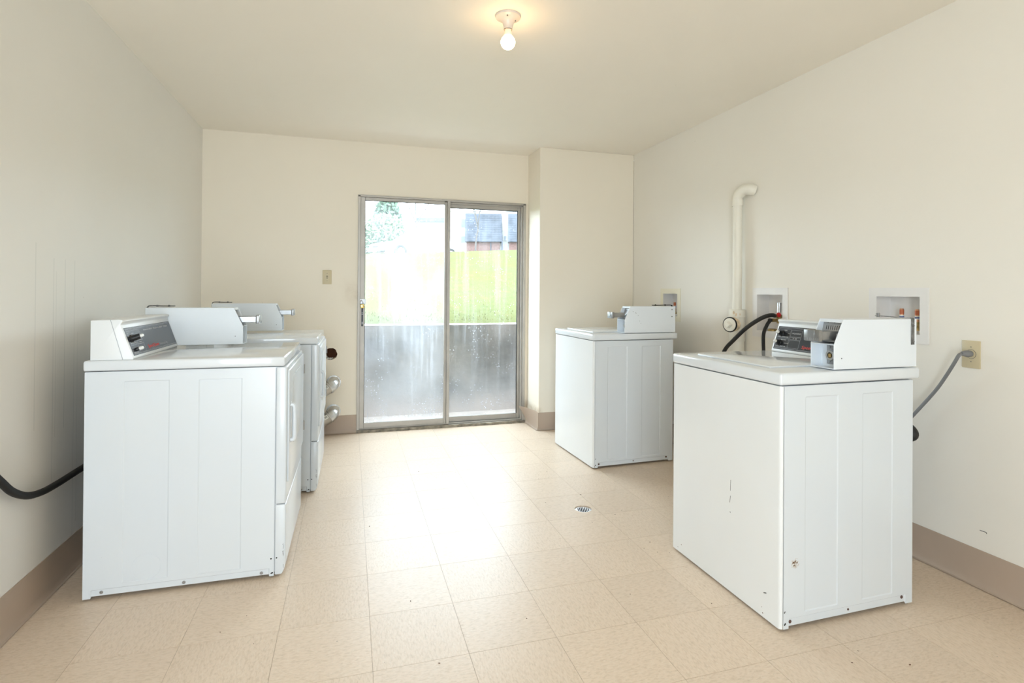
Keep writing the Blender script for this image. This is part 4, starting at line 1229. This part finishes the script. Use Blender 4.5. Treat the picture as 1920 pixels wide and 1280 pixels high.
# crumbs of dirt scattered on the floor
bm = B()
for (x, y) in [(1.06, 2.92), (1.20, 2.60), (1.36, 2.66), (1.42, 2.70), (1.44, 2.62), (1.30, 2.98), (1.38, 3.26), (1.15, 3.3), (1.25, 3.42), (1.37, 2.32), (1.35, 2.22), (1.31, 2.27), (1.40, 2.20), (1.06, 1.94), (-.35, 2.2), (-.42, 2.12), (-.30, 2.02), (.28, 1.75), (1.55, 1.38), (1.62, 1.42), (1.72, 1.32), (1.30, 1.22), (.62, 1.9), (.72, 2.2)] + [(random.uniform(.1, 1.4), random.uniform(1.2, 4.3)) for _ in range(8)]:
    bmesh.ops.create_icosphere(bm, subdivisions=1, radius=random.uniform(.0014, .0034), matrix=Matrix.Translation((x, y, .0008)) @ Matrix.Rotation(random.random() * 3, 4, 'Z') @ Matrix.Diagonal((1.6, .8, .35, 1)))
o = obj('floor_crumbs', bm, 'brown'); o['kind'] = 'stuff'; o['label'] = 'scattered crumbs of dirt on the beige tile floor'; o['category'] = 'dirt'

# ------------------------------------------------------------------ outside
WY = 5.45                                                  # face of the retaining wall
bm = B(); box(bm, -4, 8, YB + .18, WY + .02, -.15, -.02)
struct('patio', bm, 'patio')
bm = B(); box(bm, -4, 8, WY, WY + .2, -.1, .848)
struct('retaining_wall', bm, 'concrete')
bm = B(); box(bm, -4, 8, WY - .001, WY + .20, .8485, .856, .002, 1)  # thin layer painting the sky-lit top edge of the wall
struct('retaining_wall_lit_top', bm, 'concrete_lit_top')

def ground_z(x, y):
    crest = 2.5 + .055 * (max(-14, min(24, x)) - .58)
    if y <= 20:
        t = (y - (WY + .2)) / (20 - WY - .2)
        return .850 + (crest - .850) * (t ** .93) + .03 * math.sin(x * 1.3 + y) * t * (1 - t)
    if y < 27: return crest + (y - 20) * .008
    return crest + .056 + (y - 27) * .066
bm = B()
xs = [-40 + 90 * i / 90 for i in range(91)]
ys = [WY + .2 + .4 * i for i in range(37)] + [20.5 + 2.2 * i for i in range(28)]
g = [[bm.verts.new((x, y, ground_z(x, y))) for y in ys] for x in xs]
for i in range(len(xs) - 1):
    for j in range(len(ys) - 1): bm.faces.new((g[i][j], g[i + 1][j], g[i + 1][j + 1], g[i][j + 1]))
struct('lawn', bm, 'lawn', True)
verts, faces = [], []
rg = random.Random(3)
for i in range(2500):
    y = WY + .36 + (rg.random() ** 2.2) * 9
    x = .10 * y + (rg.random() - .5) * (3.2 + y * .55)
    z = ground_z(x, y); h = rg.uniform(.015, .035); a = rg.uniform(-.5, .5); w_ = .006
    dx, dy = math.cos(a) * w_, math.sin(a) * w_
    k = len(verts)
    verts += [(x - dx, y - dy, z - .005), (x + dx, y + dy, z - .005), (x + rg.uniform(-.015, .015), y + rg.uniform(.0, .03), z + h)]
    faces.append((k, k + 1, k + 2))
me = bpy.data.meshes.new('grass'); me.from_pydata(verts, [], faces); me.materials.append(MAT['grass'])
o = bpy.data.objects.new('grass', me); COL.objects.link(o); o['kind'] = 'stuff'; o['label'] = 'bright green grass growing on the slope outside the door'; o['category'] = 'grass'

for k in ('grass', 'lawn'):
    MAT[k].node_tree.nodes['Principled BSDF'].inputs['Specular IOR Level'].default_value = 0

# white car parked beyond the crest
def make_car():
    c = thing('car', 'white sedan parked beyond the grassy crest, seen through the left pane', 'car', (0, 0, 0))
    st = [  # x, half width, z low, z belt, z top of body
        (2.25, .60, .32, .55, .62), (2.15, .74, .24, .60, .70), (1.70, .84, .20, .68, .80), (.95, .87, .18, .74, .90), (.2, .88, .18, .76, .93),
        (-.9, .88, .18, .78, .95), (-1.6, .86, .20, .78, .96), (-2.15, .78, .26, .74, .92), (-2.30, .62, .36, .66, .80)]
    def loft(bm, st, secf):
        rings = [[bm.verts.new(p) for p in secf(*s_)] for s_ in st]
        k = len(rings[0])
        for a, b in zip(rings, rings[1:]):
            for j in range(k): bm.faces.new((a[j], a[(j + 1) % k], b[(j + 1) % k], b[j]))
        bm.faces.new(rings[0]); bm.faces.new(list(reversed(rings[-1])))
    bm = B()
    loft(bm, st, lambda x, w, zl, zb, zt: [(x, -w * .93, zl), (x, -w, (zl + zb) / 2), (x, -w * .98, zb), (x, -w * .86, zt), (x, 0, zt + .02), (x, w * .86, zt), (x, w * .98, zb), (x, w, (zl + zb) / 2), (x, w * .93, zl), (x, 0, zl - .01)])
    obj('body', bm, 'car_paint', c, True)
    cab = [(1.05, .72, .66, .88, .90), (.35, .74, .58, .90, 1.33), (-.35, .75, .58, .92, 1.43), (-1.0, .74, .57, .93, 1.38), (-1.85, .70, .60, .93, .97)]
    bm = B()
    loft(bm, cab, lambda x, w, wt, zb, zt: [(x, -w, zb - .05), (x, -wt, zt - .04), (x, -wt * .8, zt), (x, wt * .8, zt), (x, wt, zt - .04), (x, w, zb - .05)])
    cb = obj('cabin', bm, 'car_paint', c, True)
    for sg in (-1, 1):
        for pts in (((.72, .92), (.30, 1.28), (-.30, 1.36), (-.30, .94)), ((-.36, .94), (-.36, 1.36), (-.95, 1.32), (-1.42, 1.08), (-1.40, .96))):
            bm = B()
            q = []
            for (x, z) in pts:
                f = (z - .9) / .5; y = (.755 - f * .165)
                q.append((x, sg * (y + .006), z))
            A = [bm.verts.new(p) for p in q]; Bv = [bm.verts.new((p[0], p[1] - sg * .02, p[2])) for p in q]
            bm.faces.new(A); bm.faces.new(list(reversed(Bv)))
            for i in range(len(q)): bm.faces.new((A[i], A[(i + 1) % len(q)], Bv[(i + 1) % len(q)], Bv[i]))
            obj('side_window', bm, 'car_glass', cb)
    bm = B(); vs = [(1.0, -.60, .93), (1.0, .60, .93), (.42, .50, 1.31), (.42, -.50, 1.31)]
    A = [bm.verts.new((x + .012, y, z + .012)) for x, y, z in vs]; Bv = [bm.verts.new((x - .02, y, z - .02)) for x, y, z in vs]
    bm.faces.new(A); bm.faces.new(list(reversed(Bv)))
    for i in range(4): bm.faces.new((A[i], A[(i + 1) % 4], Bv[(i + 1) % 4], Bv[i]))
    obj('windscreen', bm, 'car_glass', cb)
    for x in (1.45, -1.42):
        for sg in (-1, 1):
            bm = B(); cyl(bm, (x, sg * .72, .32), (x, sg * .90, .32), .32, .32, 24); wh = obj('wheel', bm, 'tyre', c, True)
            bm = B(); cyl(bm, (x, sg * .88, .32), (x, sg * .912, .32), .20, .19, 20); obj('hub_cap', bm, 'chrome', wh, True)
    for sg in (-1, 1):
        bm = B(); box(bm, 2.10, 2.262, sg * .40 - .17, sg * .40 + .17, .50, .60, .02, 2); obj('headlight', bm, 'window', c, True)
    bm = B(); box(bm, 2.2, 2.268, -.22, .22, .50, .58, .01, 1); obj('grille', bm, 'tyre', c)
    bm = B(); box(bm, 2.10, 2.285, -.70, .70, .27, .44, .04, 2); bp_ = obj('bumper', bm, 'car_glass', c, True)
    bm = B(); box(bm, 2.285, 2.295, -.16, .16, .28, .43, .004, 1); obj('number_plate', bm, 'car_paint', c)
    return c
car = make_car()
car.location = (3.10, 27.3, ground_z(3.1, 27.3) - .01)
car.rotation_euler = (0, 0, math.atan2(-.455, -.895))

# apartment houses far behind the crest
def house(name, label, pos, rz):
    t = thing(name, label, 'building', (0, 0, 0))
    return t
b1 = house('apartment_building', 'white-sided apartment block with dark mansard bays over brick, seen through the right pane', None, None)
def hb(name, mat, parent, *bx, bevel=0):
    bm = B()
    for b_ in bx: box(bm, *b_, bevel, 1) if bevel else box(bm, *b_)
    return obj(name, bm, mat, parent)
G = -.6
hb('wall', 'siding', b1, (-6.4, 6, .9, 8, G, 4.35))
hb('roof', 'siding', b1, (-6.6, 6.2, .6, 8.2, 4.35, 4.55))
def bay(x0, x1):
    f = hb('brick_base', 'brick', b1, (x0 + .12, x1 - .25, -.1, .9, G, 1.50))
    bm = B()
    for r in range(12):                                   # courses of brick stand proud of the joints
        for k in range(int((x1 - x0 - .4) / .24)):
            xx = x0 + .14 + k * .24 + (.12 if r % 2 else 0)
            if xx + .22 < x1 - .25: box(bm, xx, xx + .22, -.112, -.1, .30 + r * .1, .30 + r * .1 + .085)
    m_ = obj('brick_courses', bm, 'brick', f); m_['kind'] = 'stuff'
    bm = B(); prism(bm, [(x0, 1.45), (x1, 1.45), (x1 - .10, 3.98), (x0 + .02, 3.98)], 1, -.45, .9)
    mr = obj('mansard_roof', bm, 'shingle', b1)
    bm = B()
    for r in range(12):
        z = 1.5 + r * .205
        box(bm, x0 + .01, x1 - .10, -.475 + r * .001, -.45, z, z + .19)
    s_ = obj('shingle_courses', bm, 'shingle', mr); s_['kind'] = 'stuff'
bay(-4.88, -1.50)
bay(-1.02, .8)
for (x0, x1, z0, z1) in ((-5.35, -4.93, 1.45, 2.05), (-5.35, -4.98, 2.85, 3.65), (-1.4, -1.18, 1.7, 2.1), (1.1, 1.7, 1.4, 2.1), (1.1, 1.7, 3.0, 3.7)):
    w_ = hb('window', 'siding', b1, (x0 - .05, x1 + .05, .84, .9, z0 - .05, z1 + .05))
    hb('pane', 'window', w_, (x0, x1, .82, .84, z0, z1))
bm = B(); cyl(bm, (-2.55, -.16, G), (-2.55, -.16, 1.4), .045, .045, 8); obj('downspout', bm, 'shingle', b1)
bm = B(); cyl(bm, (-1.52, -.5, G), (-1.52, -.5, 1.5), .06, .06, 8); obj('porch_post', bm, 'shingle', b1)
b1.location = (14.6, 47.75, 4.28)
b1.rotation_euler = (0, 0, -YAW)

b2 = house('apartment_building', 'pale grey-blue apartment block beyond the parked car, behind bare branches', None, None)
MAT['pale_siding'] = plain('pale_blue_siding', (.30, .36, .42), .8)
hb('wall', 'pale_siding', b2, (-11.2, -6.9, 0, 6, -1, 3.9))
hb('roof', 'shingle', b2, (-11.4, -6.7, -.25, 6.2, 3.9, 4.35))
for x in (-10.5, -9.2, -7.9):
    w_ = hb('window', 'siding', b2, (x - .45, x + .45, -.05, 0, 1.3, 2.7)); hb('pane', 'window', w_, (x - .38, x + .38, -.07, -.05, 1.37, 2.63))
b2.location = (17.7, 57.3, 4.9)
b2.rotation_euler = (0, 0, -YAW)

def bare_tree(label, x, y, height, seed, spread=.55):
    r = random.Random(seed)
    z = ground_z(x, y)
    t = thing('bare_tree', label, 'tree', (x, y, z), 'leafless trees beyond the lawn')
    bt, bb = B(), B()
    def grow(bm, p, d, ln, rad, lev):
        n = 3
        for k in range(n):
            q = p + d * ln / n
            cyl(bm, p, q, rad * (1 - .22 * k / n), rad * (1 - .22 * (k + 1) / n), 6, caps=False)
            p = q
            d = (d + Vector((r.uniform(-.12, .12), r.uniform(-.12, .12), .04))).normalized()
        if lev == 0: return
        for k in range(3 if lev > 2 else 2 + (r.random() < .5)):
            a = r.uniform(0, 2 * PI); s_ = r.uniform(.35, .8) * spread * 1.6
            nd = (d + Vector((math.cos(a) * s_, math.sin(a) * s_, r.uniform(-.05, .25)))).normalized()
            grow(bb, p, nd, ln * r.uniform(.62, .85), rad * .62, lev - 1)
    grow(bt, Vector((x, y, z - .1)), Vector((0, 0, 1)), height * .34, height * .011, 5)
    obj('trunk', bt, 'bark', t); obj('branches', bb, 'bark', t)
bare_tree('leafless tree with forked trunk rising behind the parked car', 3.7, 33.5, 6.5, 5)
bare_tree('thin leafless tree at the far right of the right pane, in front of the siding', 11.6, 36, 6.2, 11)
bare_tree('leafless tree between the white block and the pale block', 9.3, 42, 6.5, 23)

def leafy(name, label, cat, mat, c, rad, n, seed, size, cone=False):
    r = random.Random(seed)
    t = thing(name, label, cat, (c[0], c[1], c[2] - rad[2]))
    verts, faces = [], []
    for i in range(n):
        u = Vector((r.gauss(0, 1), r.gauss(0, 1), r.gauss(0, 1))).normalized() * (r.random() ** .25)
        if cone:
            h = r.random(); u = Vector((u.x * (1 - h), u.y * (1 - h), h * 2 - 1))
        p = Vector((c[0] + u.x * rad[0], c[1] + u.y * rad[1], c[2] + u.z * rad[2]))
        a = Vector((r.gauss(0, 1), r.gauss(0, 1), r.gauss(0, 1))).normalized() * size; b = a.orthogonal().normalized() * size * .6
        k = len(verts)
        verts += [tuple(p - a), tuple(p + b), tuple(p + a), tuple(p - b)]
        faces.append((k, k + 1, k + 2, k + 3))
    o0 = Vector(t['org'])
    me = bpy.data.meshes.new('foliage'); me.from_pydata([tuple(Vector(v) - o0) for v in verts], [], faces); me.materials.append(MAT[mat])
    o = bpy.data.objects.new('foliage', me); COL.objects.link(o); o.parent = t; o['kind'] = 'stuff'
    bm = B(); cyl(bm, (c[0], c[1], c[2] - rad[2] - .3), (c[0], c[1], c[2] + rad[2] * .6), .12, .05, 8); obj('trunk', bm, 'bark', t)
leafy('evergreen_shrub', 'broad pale green shrub mass beyond the car, at the left of the left pane', 'shrub', 'leaf', (2.0, 35, 4.4), (1.5, 1.4, 1.6), 2600, 1, .14)
leafy('conifer', 'tall conifer far behind the left end of the left pane', 'tree', 'conifer', (2.75, 44.8, 6.9), (2.4, 2.2, 3.8), 3000, 9, .25, True)

# bits too small to pick apart singly
for o in COL.objects:
    if o.name.split('.')[0] in ('scratch', 'chip', 'pin_hole', 'case_screw', 'plate_screw', 'paint_chip', 'panel_lines', 'sticker_bars', 'foil_scrap', 'fixing_screw', 'latch_tongue', 'branches', 'lettering'):
        o['kind'] = 'stuff'
